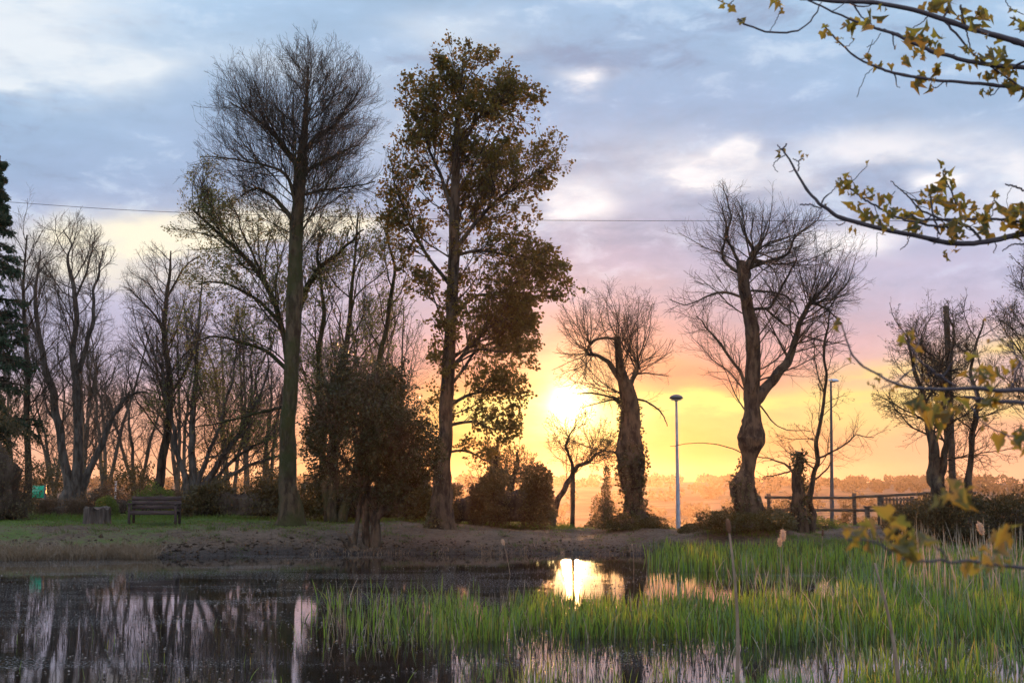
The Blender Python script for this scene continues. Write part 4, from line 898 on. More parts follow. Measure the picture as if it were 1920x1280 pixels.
def sign():
    Y = 50.5; a = at(56, 910, Y); b = at(83, 910, Y); t_ = a[2]; bo_ = at(56, 933, Y)[2]; cx = (a[0] + b[0]) / 2; w = b[0] - a[0]; z0 = gh(cx, Y)
    root = empty('green_sign', (cx, Y, z0)); tag(root, 'bright green notice board on dark posts above the low hedge at the left', 'sign')
    mb = MB(); fbox(mb, (cx, Y, (t_ + bo_) / 2), (w, .03, t_ - bo_), 0, .004); pn = mb.build('panel', M_SIGN, root)
    mb = MB(); g = np.random.default_rng(8); h = t_ - bo_
    for k, (zz, ln, hh) in enumerate(((.80, .5, .05), (.62, .7, .02), (.53, .62, .02), (.36, .8, .012), (.22, .45, .02))):     # small illegible lines of print
        x_ = cx - w * .40
        while x_ < cx - w * .40 + w * .8 * ln: l = g.uniform(.02, .05); fbox(mb, (x_ + l / 2, Y - .0185, bo_ + h * zz), (l * .8, .005, hh)); x_ += l
    mb.build('lettering', M_SIGNW, root)
    for s in (-1, 1):
        mb = MB(); fbox(mb, (cx + s * (w / 2 + .035), Y + .002, (z0 + t_) / 2), (.06, .06, t_ - z0 + .08), 0, .006); mb.build('post', M_DKSTEEL, root)
sign()
for px, yt, Y, lab in ((156, 904, 53, 'thin white pole seen just right of the twin-stemmed tree foot'), (217, 903, 53, 'thin white pole behind the small green bush, left of the bench')):
    c = at(px, yt, Y); z0 = gh(c[0], Y); mb = MB(); zz = np.linspace(z0 - .1, c[2], 6); mb.add(*tubes(np.stack([np.full(6, c[0]), np.full(6, Y), zz], -1), np.full(6, .035), 10))
    fbox(mb, (c[0], Y, c[2] + .01), (.09, .09, .03), 0, .008); tag(mb.build('white_pole', M_WHITE, None, False), lab, 'pole', 'white poles')
def lamp(px, ptop, pbot, Y, lab, kind):
    t_ = at(px, ptop, Y); c = at(px, pbot, Y); z0 = gh(c[0], Y) - .1; root = empty('lamp_post', (c[0], Y, z0)); tag(root, lab, 'lamp post')
    H = t_[2] - z0; mb = MB(); k = 14; s = np.linspace(0, 1, k); lean = (at(px - (4 if kind == 0 else 1), ptop, Y)[0] - c[0])
    P = np.stack([c[0] + lean * s, np.full(k, Y), z0 + H * s], -1); R = np.interp(s, [0, .03, .031, 1], [.085, .083, .075, .035]); mb.add(*tubes(P, R, 12)); mb.build('pole', M_STEEL if kind == 0 else M_DKSTEEL, root, True)
    tx = P[-1]
    if kind == 0:
        mb = MB(); n = 20; th = np.linspace(0, 2 * np.pi, n, endpoint=False); V = []
        for r, z in ((.04, -.10), (.10, -.05), (.22, -.02), (.225, .01), (.18, .07), (.10, .105), (.01, .12)): V.append(np.stack([tx[0] + r * np.cos(th), Y + r * np.sin(th), np.full(n, tx[2] + z)], -1))
        i = np.arange(7 * n).reshape(7, n); a = i[:-1]; b = np.roll(a, -1, 1); d = i[1:]; e = np.roll(d, -1, 1); mb.add(np.concatenate(V), np.stack([a, b, e, d], -1).reshape(-1, 4)); mb.build('lamp_shade', M_DKSTEEL, root, True)
        mb = MB(); fbox(mb, (tx[0], Y, tx[2] - .06), (.26, .26, .03), .3, .01); mb.build('lamp_plate', M_STEEL, root)
    else:
        mb = MB(); fbox(mb, (tx[0] + .06, Y, tx[2] + .01), (.2, .05, .045), 0, .01); mb.build('bracket', M_DKSTEEL, root)
        mb = MB(); fbox(mb, (tx[0] + .13, Y - .05, tx[2] + .06), (.22, .2, .06), .2, .015, tilt=.35); mb.build('lamp_head', M_STEEL, root)
        mb = MB(); fbox(mb, (tx[0] - .03, Y + .02, tx[2] + .07), (.1, .14, .05), -.3, .015, tilt=.35); mb.build('lamp_head', M_STEEL, root)
lamp(1272, 746, 990, 46.0, 'pale tapering lamp post with a flat mushroom head, just right of the leaning pollard', 0)
lamp(1559, 716, 935, 50.0, 'slim dark lamp post with two tilted floodlights, right of the twisted thin tree', 1)
def fence():
    Y = 45.6; root = empty('rail_fence', (at(1560, 960, Y)[0], Y, gh(at(1560, 960, Y)[0], Y))); tag(root, 'two-rail weathered wooden fence running from the burled pollard into the right hedge', 'fence')
    def post(px, top, Yd=0): 
        Y2 = Y + Yd; x = at(px, 960, Y2)[0]; z0 = gh(x, Y2) - .2; t_ = at(px, top, Y2)[2]; mb = MB(); fbox(mb, (x, Y2, (z0 + t_) / 2), (.115, .10, t_ - z0), 0, .01); mb.build('post', M_FENCE, root)
    for px, tp in ((1442, 925), (1515, 926), (1602, 924), (1649, 928), (1735, 922), (1820, 922)): post(px, tp)
    for (a, b, c, d) in ((1434, 932, 1604, 933), (1600, 931.5, 1740, 925), (1735, 925, 1830, 924), (1434, 955.5, 1604, 956), (1600, 956.5, 1740, 955), (1735, 955, 1830, 955)):
        p = at(a, b, Y - .075); q = at(c, d, Y - .075); m_ = (p + q) / 2; L = np.linalg.norm(q - p); mb = MB(); fbox(mb, (0, 0, 0), (L, .04, .085), 0, .008)
        w = mb.v[-1]; sl_ = (q[2] - p[2]) / L; w[:, 2] += w[:, 0] * sl_; w += m_; mb.build('rail', M_FENCE, root)
    g2 = empty('picket_panel', (at(1680, 945, 46.6)[0], 46.6, gh(at(1680, 945, 46.6)[0], 46.6))); tag(g2, 'small picket panel of close upright pales behind the rail fence', 'fence')
    mb = MB(); 
    for k in range(9): x = at(1656 + k * 6.5, 940, 46.6)[0]; fbox(mb, (x, 46.6, at(0, 942, 46.6)[2]), (.06, .02, .36), 0, .004)
    mb.build('pales', M_FENCE, g2)
    for yy in (936, 948):
        mb = MB(); p = at(1650, yy, 46.63)[0]; q = at(1714, yy, 46.63)[0]; fbox(mb, ((p + q) / 2, 46.632, at(0, yy, 46.63)[2]), (q - p, .03, .05), 0, .004); mb.build('rail', M_FENCE, g2)
    for px in (1652, 1712):
        x = at(px, 960, 46.69)[0]; z0 = gh(x, 46.69) - .2; t_ = at(px, 930, 46.69)[2]; mb = MB(); fbox(mb, (x, 46.70, (z0 + t_) / 2), (.1, .09, t_ - z0), 0, .01); mb.build('post', M_FENCE, g2)
    # low timber step by the fence
    Yb = 44.4; x = at(1641, 960, Yb)[0]; z0 = gh(x, Yb); t_ = at(1641, 950, Yb)[2]; r3 = empty('timber_table', (x, Yb, z0)); tag(r3, 'low dark timber table top on a square post in front of the rail fence', 'table')
    mb = MB(); fbox(mb, (x, Yb, t_), (.62, .4, .06), 0, .01); mb.build('table_top', M_FENCE, r3)
    for s in (-1, 1): mb = MB(); fbox(mb, (x + s * .24, Yb, (z0 - .1 + t_ - .03) / 2), (.09, .3, t_ - .03 - z0 + .1), 0, .01); mb.build('leg', M_FENCE, r3)
fence()
Y = 41.5; P, R = limb([(1787, 940, 14), (1784, 840, 13), (1779, 700, 12), (1774, 574, 11)], Y, 30); P[0, 2] = gh(P[0, 0], Y) - .2
mb = MB(); trunk_mesh(mb, P, R, 12, .03); tag(mb.build('wooden_pole', M_FENCE, None, True), 'tall bare wooden pole without wires rising from the right hedge through the thorn tree', 'pole')
def wire(name, lab, pts, Y, r):
    c = np.array([at(x, y, Y) for x, y in pts]); P = catmull(c, 80); mb = MB(); mb.add(*tubes(P, np.full(80, r), 6)); tag(mb.build(name, M_WIRE), lab, 'wire')
wire('overhead_wire', 'thin dark overhead wire crossing the whole sky behind the tall trees', [(-1400, 240), (-700, 322), (20, 379), (330, 398), (700, 408), (1010, 413), (1450, 414), (1920, 411), (2600, 385), (3300, 330)], 75, .013)
# litter-like white bits at the waterline
for px, py, lab in ((1272, 1031, 'small white clump floating at the edge of the far reed bed'), ):
    c = on_level(px, py); root = MB(); g = np.random.default_rng(2); d = nrm(g.normal(size=(120, 3)) * [1, 1, .6]); d[:, 2] = np.abs(d[:, 2]); root.add(*leaf_faces(c + d * [.09, .09, .05] + [0, 0, .10], d, .05, g)); tag(root.build('seed_clump', M_FLUFF), lab, 'plant fluff')
# ------------------------------------------------------------------ reeds
def blades(mb, B, H, W_, g, lean=.16, K=5, curve=.25, mi=0):
    n = len(B); az = g.uniform(0, 2 * np.pi, n); L = np.stack([np.cos(az), np.sin(az), np.zeros(n)], -1) * (np.abs(g.normal(size=n)) * lean)[:, None]
    cu = np.abs(g.normal(size=n)) * curve; s = np.linspace(0, 1, K)
    C = B[:, None] + (s[None, :, None] * np.array([0, 0, 1.]) + L[:, None] * s[None, :, None] + L[:, None] * (cu[:, None] * s[None] ** 2.4)[..., None] * 3) * H[:, None, None]
    C[:, :, 2] -= (cu[:, None] * s[None] ** 3) * H[:, None] * .35
    fa = g.uniform(0, np.pi, n); S = np.stack([np.cos(fa), np.sin(fa), np.zeros(n)], -1); w = np.interp(s, [0, .3, .8, 1], [.8, 1, .7, .06])
    V = np.stack([C - S[:, None] * (W_[:, None] * w)[..., None] / 2, C + S[:, None] * (W_[:, None] * w)[..., None] / 2], 2)
    idx = np.arange(n * K * 2).reshape(n, K, 2); f = np.stack([idx[:, :-1, 0], idx[:, :-1, 1], idx[:, 1:, 1], idx[:, 1:, 0]], -1).reshape(-1, 4)
    mb.add(V.reshape(-1, 3), f, mi); return C
def in_px(n, x0, x1, ya, yb, g, dens=None):
    """scatter on the water between picture rows ya..yb; even over the water surface"""
    Ya, Yb = on_level(960, ya)[1], on_level(960, yb)[1]; Y = g.uniform(min(Ya, Yb), max(Ya, Yb), n); px = g.uniform(x0, x1, n)
    P = np.stack([(px - 960) / F * Y * 1.004, Y, np.zeros(n)], -1); k = np.ones(n, bool)
    if dens is not None: k = g.random(n) < dens(px, P)
    return P[k], px[k]
def cl(P, s, seed): return np.array([noise.noise(Vector((p[0] * s, p[1] * s, seed))) for p in P])
g = np.random.default_rng(21)
mb = MB()
def bed(n, x0, x1, ya, yb, h, w, dens, mats=(0, 1), pal=.12, lean=.14):
    P, px = in_px(n, x0, x1, ya, yb, g, dens); nb = cl(P, 1.1, 4.0); H = h * (1 + .35 * nb) * g.uniform(.5, 1.15, len(P)); pc = g.random(len(P)) < pal
    P[:, 2] -= .03
    r_ = g.random(len(P)); yl = (r_ < .13) & ~pc; dl = (r_ > .66) & ~pc; go = ~(pc | yl | dl)
    for q, mi in ((go, 0), (pc, 1), (yl, 2), (dl, 3)):
        if q.any(): blades(mb, P[q], H[q], g.uniform(.6, 1.2, q.sum()) * w, g, lean, mi=mi)
    return P
c01 = lambda x: np.clip(x, 0, 1)
edge = lambda px, a, b: c01((px - a) / (b - a))
# main bed
bed(26000, 560, 2300, 1204, 1142, .38, .016, lambda px, P: c01(edge(px, 640, 1120) ** 1.3 * 1.1 + .02 + .25 * c01((cl(P, 2.2, 3.3) - .1) * 5) * edge(px, 620, 800)) * c01(.42 + cl(P, 1.3, 1.0) * 2.2) * c01((P[:, 1] - 16.7 - .6 * np.sin(px * .02)) * 1.6) * c01((23.0 + .5 * np.sin(px * .013) - P[:, 1]) * 1.2))
bed(7800, 1200, 2300, 1215, 1130, .46, .018, lambda px, P: c01(edge(px, 1300, 1500)) * c01(.35 + cl(P, .9, 2.0) * 2), pal=.3)
# small scattered tufts at its left
bed(1100, 600, 900, 1190, 1120, .42, .016, lambda px, P: c01((cl(P, 2.4, 8.0) - .12) * 4))
# far bed
bed(16000, 1200, 2300, 1072, 1036, .44, .026, lambda px, P: edge(px, 1205, 1280) * c01(.7 + cl(P, .9, 3.0) * 1.2), lean=.1)
bed(8000, 1560, 2300, 1140, 1060, .52, .022, lambda px, P: edge(px, 1540, 1700), pal=.35)
# near bed at the bottom right
bed(10500, 1300, 2300, 1420, 1285, .30, .014, lambda px, P: c01(edge(px, 1330, 1420) * (.12 + cl(P, 1.6, 5.0) * 2.4) + edge(px, 1560, 1900) * .35), pal=.2)
bed(2200, 850, 1400, 1345, 1262, .26, .008, lambda px, P: c01((cl(P, 2.2, 6.0) - .05) * 4))
bed(2900, 1500, 2300, 1290, 1200, .34, .016, lambda px, P: edge(px, 1480, 1800) * c01(.3 + cl(P, 1.5, 5.0) * 2), pal=.35)
bed(700, 20, 850, 1345, 1180, .20, .008, lambda px, P: c01((cl(P, 2.0, 7.0) - .22) * 4))
tag(mb.build('green_reeds', [M_REED, M_REED2, M_REED3, M_REED4]), 'beds of bright green young reeds standing in the shallow pond', 'reeds', kind='stuff')
# dead pale reeds
mb = MB()
def dead(n, x0, x1, ya, yb, h, w, dens, lean=.25):
    P, px = in_px(n, x0, x1, ya, yb, g, dens); P[:, 2] -= .03; blades(mb, P, h * g.uniform(.35, 1.1, len(P)), g.uniform(.6, 1.4, len(P)) * w, g, lean, curve=.12)
dead(1500, 1200, 1960, 1200, 1060, .58, .014, lambda px, P: edge(px, 1150, 1700) * c01(.5 + cl(P, 1.1, 9.0) * 2), .3)
dead(420, 1640, 1960, 1150, 1050, 1.0, .022, lambda px, P: edge(px, 1600, 1800), .14)
dead(350, 1200, 1960, 1330, 1200, .30, .010, lambda px, P: edge(px, 1250, 1600), .4)
dead(400, 620, 1300, 1210, 1120, .40, .008, None, .25)
dead(70, 1700, 1960, 1075, 1050, 1.15, .02, None, .08)
tag(mb.build('dead_reeds', M_DEAD), 'pale dead reed stalks and broken leaves among the green reeds', 'reeds', kind='stuff')
# dry sedge along the left bank
mb = MB(); n = 5200; X_ = g.uniform(-14.5, at(290, 1050, 36.5)[0], n); Y_ = shore(X_) + g.uniform(-.75, .35, n); B_ = np.stack([X_, Y_, np.maximum(ground_h(X_, Y_), -.05)], -1)
blades(mb, B_, g.uniform(.10, .42, n) * (1 + .5 * cl(B_, 1.4, 3.)), np.full(n, .014), g, .5, curve=.5); 
n = 1500; X_ = g.uniform(-6.5, 6, n); Y_ = shore(X_) + g.uniform(-.5, .9, n); k = cl(np.stack([X_, Y_, X_ * 0], -1), 1.0, 5.) > .05; X_, Y_ = X_[k], Y_[k]
blades(mb, np.stack([X_, Y_, np.maximum(ground_h(X_, Y_), -.02)], -1), g.uniform(.05, .2, len(X_)), np.full(len(X_), .012), g, .5, curve=.5)
tag(mb.build('dry_sedge', M_DRY), 'dry brown sedge fringing the left bank at the waterline', 'sedge', kind='stuff')
# short grass on the lawn and at the hedge foot
mb = MB(); n = 46000; X_ = g.uniform(-17, 12, n); Y_ = g.uniform(40.2, 48, n); P_ = np.stack([X_, Y_, X_ * 0], -1); q = cl(P_ * [1, 1.5, 1], .9, 2.)
keep = ((X_ < -5.2 + q * 2) & (Y_ > 41.0 + q)) | (Y_ > 45.2 + q * 1.5) | (q > .38); X_, Y_ = X_[keep], Y_[keep]; P_ = np.stack([X_, Y_, ground_h(X_, Y_) - .005], -1)
tall = c01((Y_ - 45.4) * .8) * (X_ < 2) ; blades(mb, P_, g.uniform(.02, .06, len(X_)) + tall * g.uniform(.0, .22, len(X_)), g.uniform(.012, .024, len(X_)), g, .5, K=3, curve=.5)
n = 9000; X_ = g.uniform(5.5, 16, n); Y_ = shore(X_) + g.uniform(.1, 3.5, n); P_ = np.stack([X_, Y_, ground_h(X_, Y_) - .005], -1); k = cl(P_, .8, 6.) > -.1; P_ = P_[k]
blades(mb, P_, g.uniform(.04, .2, len(P_)), np.full(len(P_), .016), g, .5, K=3, curve=.5)
tag(mb.build('grass', M_GRASS), 'short green grass and weeds on the bank', 'grass', kind='stuff')
# fallen leaves and twigs on the dirt bank
mb = MB(); n = 9000; X_ = g.uniform(-14, 12, n); Y_ = shore(X_) + g.uniform(.1, 8, n); P_ = np.stack([X_, Y_, ground_h(X_, Y_) + .012], -1)
mb.add(*leaf_faces(P_, nrm(g.normal(size=P_.shape) * [1, 1, .12]), .05, g, .7)); tag(mb.build('fallen_leaves', M_BROWNH), 'fallen brown leaves littering the dirt bank', 'leaf litter', kind='stuff')
mb = MB(); tn = 190; tx = g.uniform(-13, 9, tn); ty = shore(tx) + g.uniform(-.1, 5.5, tn) ** 1.0; k = 26; X_ = np.repeat(tx, k) + g.normal(size=tn * k) * .09; Y_ = np.repeat(ty, k) + g.normal(size=tn * k) * .09
blades(mb, np.stack([X_, Y_, ground_h(X_, Y_) - .01], -1), g.uniform(.04, .15, tn * k) * np.repeat(g.uniform(.5, 1.5, tn), k), np.full(tn * k, .013), g, .6, K=3, curve=.5)
tag(mb.build('weed_tufts', M_REED4), 'low dull green weed tufts dotted over the bare dirt bank', 'weeds', kind='stuff')
mb = MB(); n = 1700; X_ = g.uniform(-14, 9, n); Y_ = shore(X_) + np.abs(g.normal(size=n)) * .9 - .12; r_ = g.uniform(.012, .05, n) * (1 + (g.random(n) < .06) * 1.2); C_ = np.stack([X_, Y_, np.maximum(ground_h(X_, Y_), -.03) + r_ * .15], -1)
oc = np.array([[1, 0, 0], [.2, 1, 0], [-1, .1, 0], [0, -1, .1], [0, 0, .6], [0, 0, -.5]], float); V_ = C_[:, None] + (oc[None] + g.normal(size=(n, 6, 3)) * .22) * r_[:, None, None]
oi = np.arange(n)[:, None] * 6; mb.add(V_.reshape(-1, 3), np.vstack([oi + q for q in ([0, 1, 4], [1, 2, 4], [2, 3, 4], [3, 0, 4], [1, 0, 5], [2, 1, 5], [3, 2, 5], [0, 3, 5])]))
tag(mb.build('mud_clods', M_BARK), 'clods and pebbles along the muddy waterline', 'clods', kind='stuff')
# rotten stalk stubs standing in open water and flakes floating on it
mb = MB(); P_, px = in_px(27000, -60, 1560, 1300, 1080, g, lambda px, P: c01(.30 + cl(P * [1, .8, 1], .5, 2.5) * 1.7 + (px > 850) * (P[:, 1] < 16.5) * .5) * np.where(px > 850, .75, 1) * c01((27 - P[:, 1]) / 6 + .12) * .85)
P_[:, 2] -= .02; blades(mb, P_, g.uniform(.05, .17, len(P_)) * np.where(g.random(len(P_)) < .08, 1.7, 1), g.uniform(.005, .010, len(P_)), g, .14, K=3, curve=.1)
tag(mb.build('stalk_stubs', M_STUB), 'thousands of dark rotten stalk stubs standing in the open water', 'reed stubs', kind='stuff')
mb = MB(); n = 15000; P_, px = in_px(n, -60, 1990, 1290, 1060, g, lambda px, P: c01(.35 + cl(P, .8, 8.) * 1.5)); P_[:, 2] = .006
mb.add(*leaf_faces(P_, nrm(g.normal(size=P_.shape) * [1, 1, .05]), .030, g, .8, fold=.1)); tag(mb.build('floating_flecks', M_FLECK), 'small flecks of dead leaf floating on the dark water', 'leaf flecks', kind='stuff')
# ------------------------------------------------------------------ single bulrushes
def bulrush(px, ytop, pbase, ybase, Y, head, lab, hh=.12, lean=None, w=.010):
    """head: 'fluff', 'brown', 'spike'"""
    t_ = at(px, ytop, Y); b = at(pbase, ybase, Y); b[2] = max(-.05, min(b[2], -.03)) if Y > 12 else b[2]
    root = empty('bulrush', tuple(b)); tag(root, lab, 'bulrush'); g = np.random.default_rng(int(px * 7 + ytop))
    s = np.linspace(0, 1, 12); P = b + (t_ - b) * s[:, None]; P[:, 0] += np.sin(s * np.pi) * .02; mb = MB(); mb.add(*tubes(P, np.interp(s, [0, 1], [w * .6, w * .25]), 7)); mb.build('stem', M_DEAD, root)
    d = nrm(P[-1] - P[-3]); spike = head != 'brown'; hc = t_ - d * (hh * (.9 if spike else .5)); k = 10; q = np.linspace(-.5, .5, k)
    HP = hc + d * hh * q[:, None]; r = hh * .16 * (1 - (2 * q) ** 4) ** .5 if head == 'brown' else hh * .20 * np.cos(q * 2.6)
    mb = MB(); mb.add(*tubes(HP, np.maximum(r, .001), 10)); hd = mb.build('seed_head', M_CATT if head == 'brown' else M_FLUFF, root, True)
    if head == 'fluff':
        m_ = 420; i = g.integers(0, k, m_); o_ = nrm(g.normal(size=(m_, 3))); fm = MB(); fm.add(*leaf_faces(HP[i] + o_ * (np.maximum(r[i], .004) * 1.0)[:, None], o_, hh * .28, g, .16)); fm.build('fluff', M_FLUFF, hd)
bulrush(941, 1008, 957, 1092, 30, 'fluff', 'lone thin stalk with a small pale seed head left of the sun reflection', .10, w=.012)
bulrush(1468, 988, 1460, 1065, 25, 'fluff', 'tallest of the two fluffy bulrush heads right of the ivy mound', .15)
bulrush(1461, 1005, 1463, 1070, 24.6, 'fluff', 'rounder lower fluffy bulrush head touching its taller neighbour', .11)
bulrush(1543, 991, 1528, 1070, 24, 'brown', 'small ragged brown bulrush below the rail fence', .12)
bulrush(1627, 970, 1657, 1090, 20, 'fluff', 'slanting bulrush with a pale tufted head in front of the hedge', .10)
bulrush(1833, 975, 1905, 1090, 17, 'fluff', 'bulrush with a pale fluffy head bending over the reeds at the right', .11)
bulrush(1185 , 1018, 1188, 1085, 30, 'spike', 'thin bare stalk standing just right of the sun reflection', .03)
# the tall near stalk, a blurred one crossing the reeds
bulrush(1364, 972, 1380, 1330, 5.2, 'brown', 'tall out-of-focus stalk with a glowing brown head in front of the ivy mound', .055, w=.014)
bulrush(1640, 1055, 1688, 1330, 5.6, 'spike', 'bent pale near stalk crossing the reeds at the lower right', .02, w=.016)
# ------------------------------------------------------------------ overhanging near sycamore: trunk stands off to the right
TL = [(0, 0), (.16, .10), (.14, .34), (.34, .38), (.36, .70), (.21, .74), (0, 1.12), (-.21, .74), (-.36, .70), (-.34, .38), (-.14, .34), (-.16, .10)]
def lobed(mb, C, Dn, size, g, droop=.9):
    """young five-lobed leaves hanging half folded"""
    M = len(C); Dn = nrm(Dn * .5 + g.normal(size=(M, 3)) * .45 + np.array([0, 0, -droop])); S = nrm(np.cross(Dn, g.normal(size=(M, 3)))); Nn = np.cross(S, Dn)
    t_ = np.array(TL); sz = (size * g.uniform(.6, 1.25, M))[:, None, None]; fo = g.uniform(.6, 1.35, M)[:, None, None]; cu = g.uniform(.2, .75, M)[:, None, None]
    x = t_[None, :, 0, None]; y = t_[None, :, 1, None]
    V = C[:, None] + sz * (S[:, None] * x * np.cos(fo) * 1.25 + Dn[:, None] * y * (1 - cu * y * .3) + Nn[:, None] * (np.abs(x) * np.sin(fo) * 1.2 - cu * y * y * .6))
    cen = C[:, None] + sz * (Dn[:, None] * .48 - Nn[:, None] * cu * .12); V = np.concatenate([V, cen], 1); n = len(TL); i = np.arange(M)[:, None] * (n + 1)
    f = np.vstack([i + [k, (k + 1) % n, n] for k in range(n)]); mb.add(V.reshape(-1, 3), f)
near = empty('overhanging_sycamore', (4.6, 4.4, gh(4.6, 4.4))); tag(near, 'sycamore branches in opening leaf reaching in from the right edge', 'tree')
zt = [gh(4.6, 4.4) - .2, 1.0, 2.0, 3.0, 4.2, 5.4]; P = catmull(np.array([[4.60, 4.4, zt[0]], [4.58, 4.4, 1.0], [4.62, 4.45, 2.0], [4.60, 4.5, 3.0], [4.66, 4.5, 4.2], [4.7, 4.55, 5.4]]), 40)
mb = MB(); trunk_mesh(mb, P, np.linspace(.17, .07, 40), 14, .06, 4); mb.build('trunk', M_BARK, near, True)
NBW = 1.0
def near_branch(Y, mains, shoots, nodes, nleaf, lsize, seed, root_z, twn=5):
    """mains: px polylines (from tip to the right edge) continued to the trunk; nodes: px points with a leaf cluster"""
    g = np.random.default_rng(seed); mb = MB(); all_ = []
    for ctrl, cont in mains:
        c = np.array([list(at(x, y, Y + (dd[0] if dd else 0))) + [w * NBW * Y / F / 2] for x, y, w, *dd in ctrl]); tgt = np.array([[4.58, 4.46, root_z, c[-1, 3] * 2.2]])
        if cont:
            e = c[-1:].copy(); dr = c[-1] - c[-2]; q_ = [e + (tgt - e) * f_ + np.append(dr[:3], 0) * 1.5 * (1 - f_) * min(1, f_ * 12) for f_ in (.02, .05, .11, .22, .42, .7)]; c = np.vstack([c] + q_ + [tgt])
        r = catmull(c, 90); P, R = r[:, :3], np.maximum(r[:, 3], .0012); J = g.normal(size=P.shape); J = (J + np.roll(J, 1, 0) + np.roll(J, 2, 0)) / 3; P = P + J * .0022; ar_ = np.linspace(0, 1, 90)[:, None]; P = P + np.sin(ar_ * np.array([9., 13., 11.]) * 2) * .05 * np.clip((P[:, :1] - .40 * P[:, 1:2]) / 1.2, 0, 1) * (1 - ar_) * 2
        R = R * (1 + .18 * (np.arange(90) % 13 == 0)); mb.add(*tubes(P, R, 8)); all_.append((P, R))
    for ctrl in shoots:
        c = np.array([list(at(x, y, Y + (dd[0] if dd else 0))) + [w * NBW * Y / F / 2] for x, y, w, *dd in ctrl]); r = catmull(c, 20); mb.add(*tubes(r[:, :3] + g.normal(size=(20, 3)) * .0012, np.maximum(r[:, 3], .001), 6))
    Pv = np.stack([p for p, _ in all_]); Rv = np.stack([p for _, p in all_])
    if twn:
        C, RR = spawn(Pv, Rv, twn * 2, t=(.02, .97), ang=(35, 75), L=(.03, .11), relL=False, up=.3, wob=.25, K=6, rr=.5, tip=.0011, Lmin=.02, seed=seed); mb.add(*tubes(C, RR, 5))
    br = mb.build('branch', M_NEARB, near, True)
    c = np.array([at(x, y, Y + g.normal() * .07) for x, y, *_ in nodes]); k = np.array([(q[2] if len(q) > 2 else 1.0) for q in nodes])
    B = np.repeat(c, nleaf, 0) + g.normal(size=(len(c) * nleaf, 3)) * .004; D_ = nrm(g.normal(size=B.shape) + [0, 0, .25]); sz = np.repeat(k, nleaf) * lsize
    ex = np.concatenate([p[(p[:, 0] > .39 * p[:, 1]) & (np.arange(90) < 84)] for p, _ in all_]); ex = ex[g.random(len(ex)) < .45] if len(ex) else ex
    if len(ex):      # the same leafing carries on outside the frame, towards the trunk
        eb = np.repeat(ex, nleaf, 0) + g.normal(size=(len(ex) * nleaf, 3)) * .03; B = np.vstack([B, eb]); D_ = np.vstack([D_, nrm(g.normal(size=eb.shape) + [0, 0, .25])]); sz = np.concatenate([sz, np.full(len(eb), lsize)])
    lm = MB(); lobed(lm, B + D_ * .008, D_, sz, g, .75)
    if twn:    # buds and a few small leaves at the twig tips
        tp = C[g.random(len(C)) < .5][:, -1]; dd = nrm(g.normal(size=(len(tp), 3)) + [0, 0, 1.]); lobed(lm, tp, dd, lsize * .45, g, -.6)
    lm.build('leaves', M_NEARL, br)
# top sprays
near_branch(4.3, [([(1500, -3, 8), (1560, 1, 9), (1640, 6, 9), (1720, 20, 10), (1800, 48, 11), (1860, 64, 12), (1925, 84, 13)], 1),
                  ([(1515, 0, 4), (1560, 22, 4), (1622, 46, 5), (1690, 70, 7), (1760, 100, 8), (1830, 118, 9), (1925, 128, 10)], 1),
                  ([(1548, 50, 3), (1566, 72, 4), (1600, 104, 4), (1640, 125, 5), (1690, 140, 6), (1770, 152, 6), (1850, 158, 7), (1925, 168, 8)], 1)],
            [[(1382, 35, 5), (1405, 49, 4), (1440, 60, 4), (1480, 61, 4), (1510, 50, 3), (1530, 25, 3), (1540, 5, 2)], [(1462, 20, 1.5), (1455, 40, 1.5), (1444, 58, 1.5)], [(1600, 8, 4), (1618, 35, 3), (1640, 50, 3)],
             [(1740, 25, 3), (1732, 40, 2), (1712, 52, 2)], [(1760, 30, 5), (1790, 60, 5), (1830, 105, 4), (1880, 140, 4), (1925, 170, 4)], [(1800, 10, 4), (1812, 60, 3), (1822, 95, 3)], [(1635, 50, 2), (1680, 62, 2), (1730, 85, 2)],
             [(1652, 62, 1.5), (1640, 80, 1.5), (1625, 90, 1.5)], [(1636, 128, 1.5), (1622, 145, 1.5), (1607, 182, 1.5)], [(1772, 152, 2), (1755, 165, 2), (1745, 160, 2)], [(1880, 158, 2), (1860, 178, 2), (1840, 168, 2)],
             [(1885, 0, 2), (1895, 15, 2), (1920, 28, 2)], [(1345, 0, 2), (1365, 8, 2), (1375, 2, 2)]],
            [(1362, 10, .6), (1388, 36, .55), (1464, 8, 1.0), (1588, 38, 1.1), (1632, 28, 1.1), (1556, 52, .7), (1575, 74, .5), (1702, 55, 1.1), (1722, 66, 1.1), (1738, 70, .9), (1762, 78, .9), (1716, 90, .9), (1706, 110, .8), (1736, 100, .7), (1722, 135, 1.1),
             (1626, 108, .8), (1658, 120, .7), (1760, 118, .8), (1780, 5, 1.1), (1742, 2, 1.1), (1800, 20, .9), (1832, 15, 1.1), (1845, 40, 1.2), (1830, 95, .8), (1865, 88, 1.2), (1872, 105, 1.1), (1815, 118, .7), (1845, 135, .8), (1888, 150, .8),
             (1878, 122, .9), (1905, 35, .9), (1918, 40, .8), (1914, 165, 1.4), (1900, 130, .8), (1812, 88, .6), (1655, 8, .5), (1748, 150, .7), (1850, 172, .7)], 4, .050, 31, 3.15)
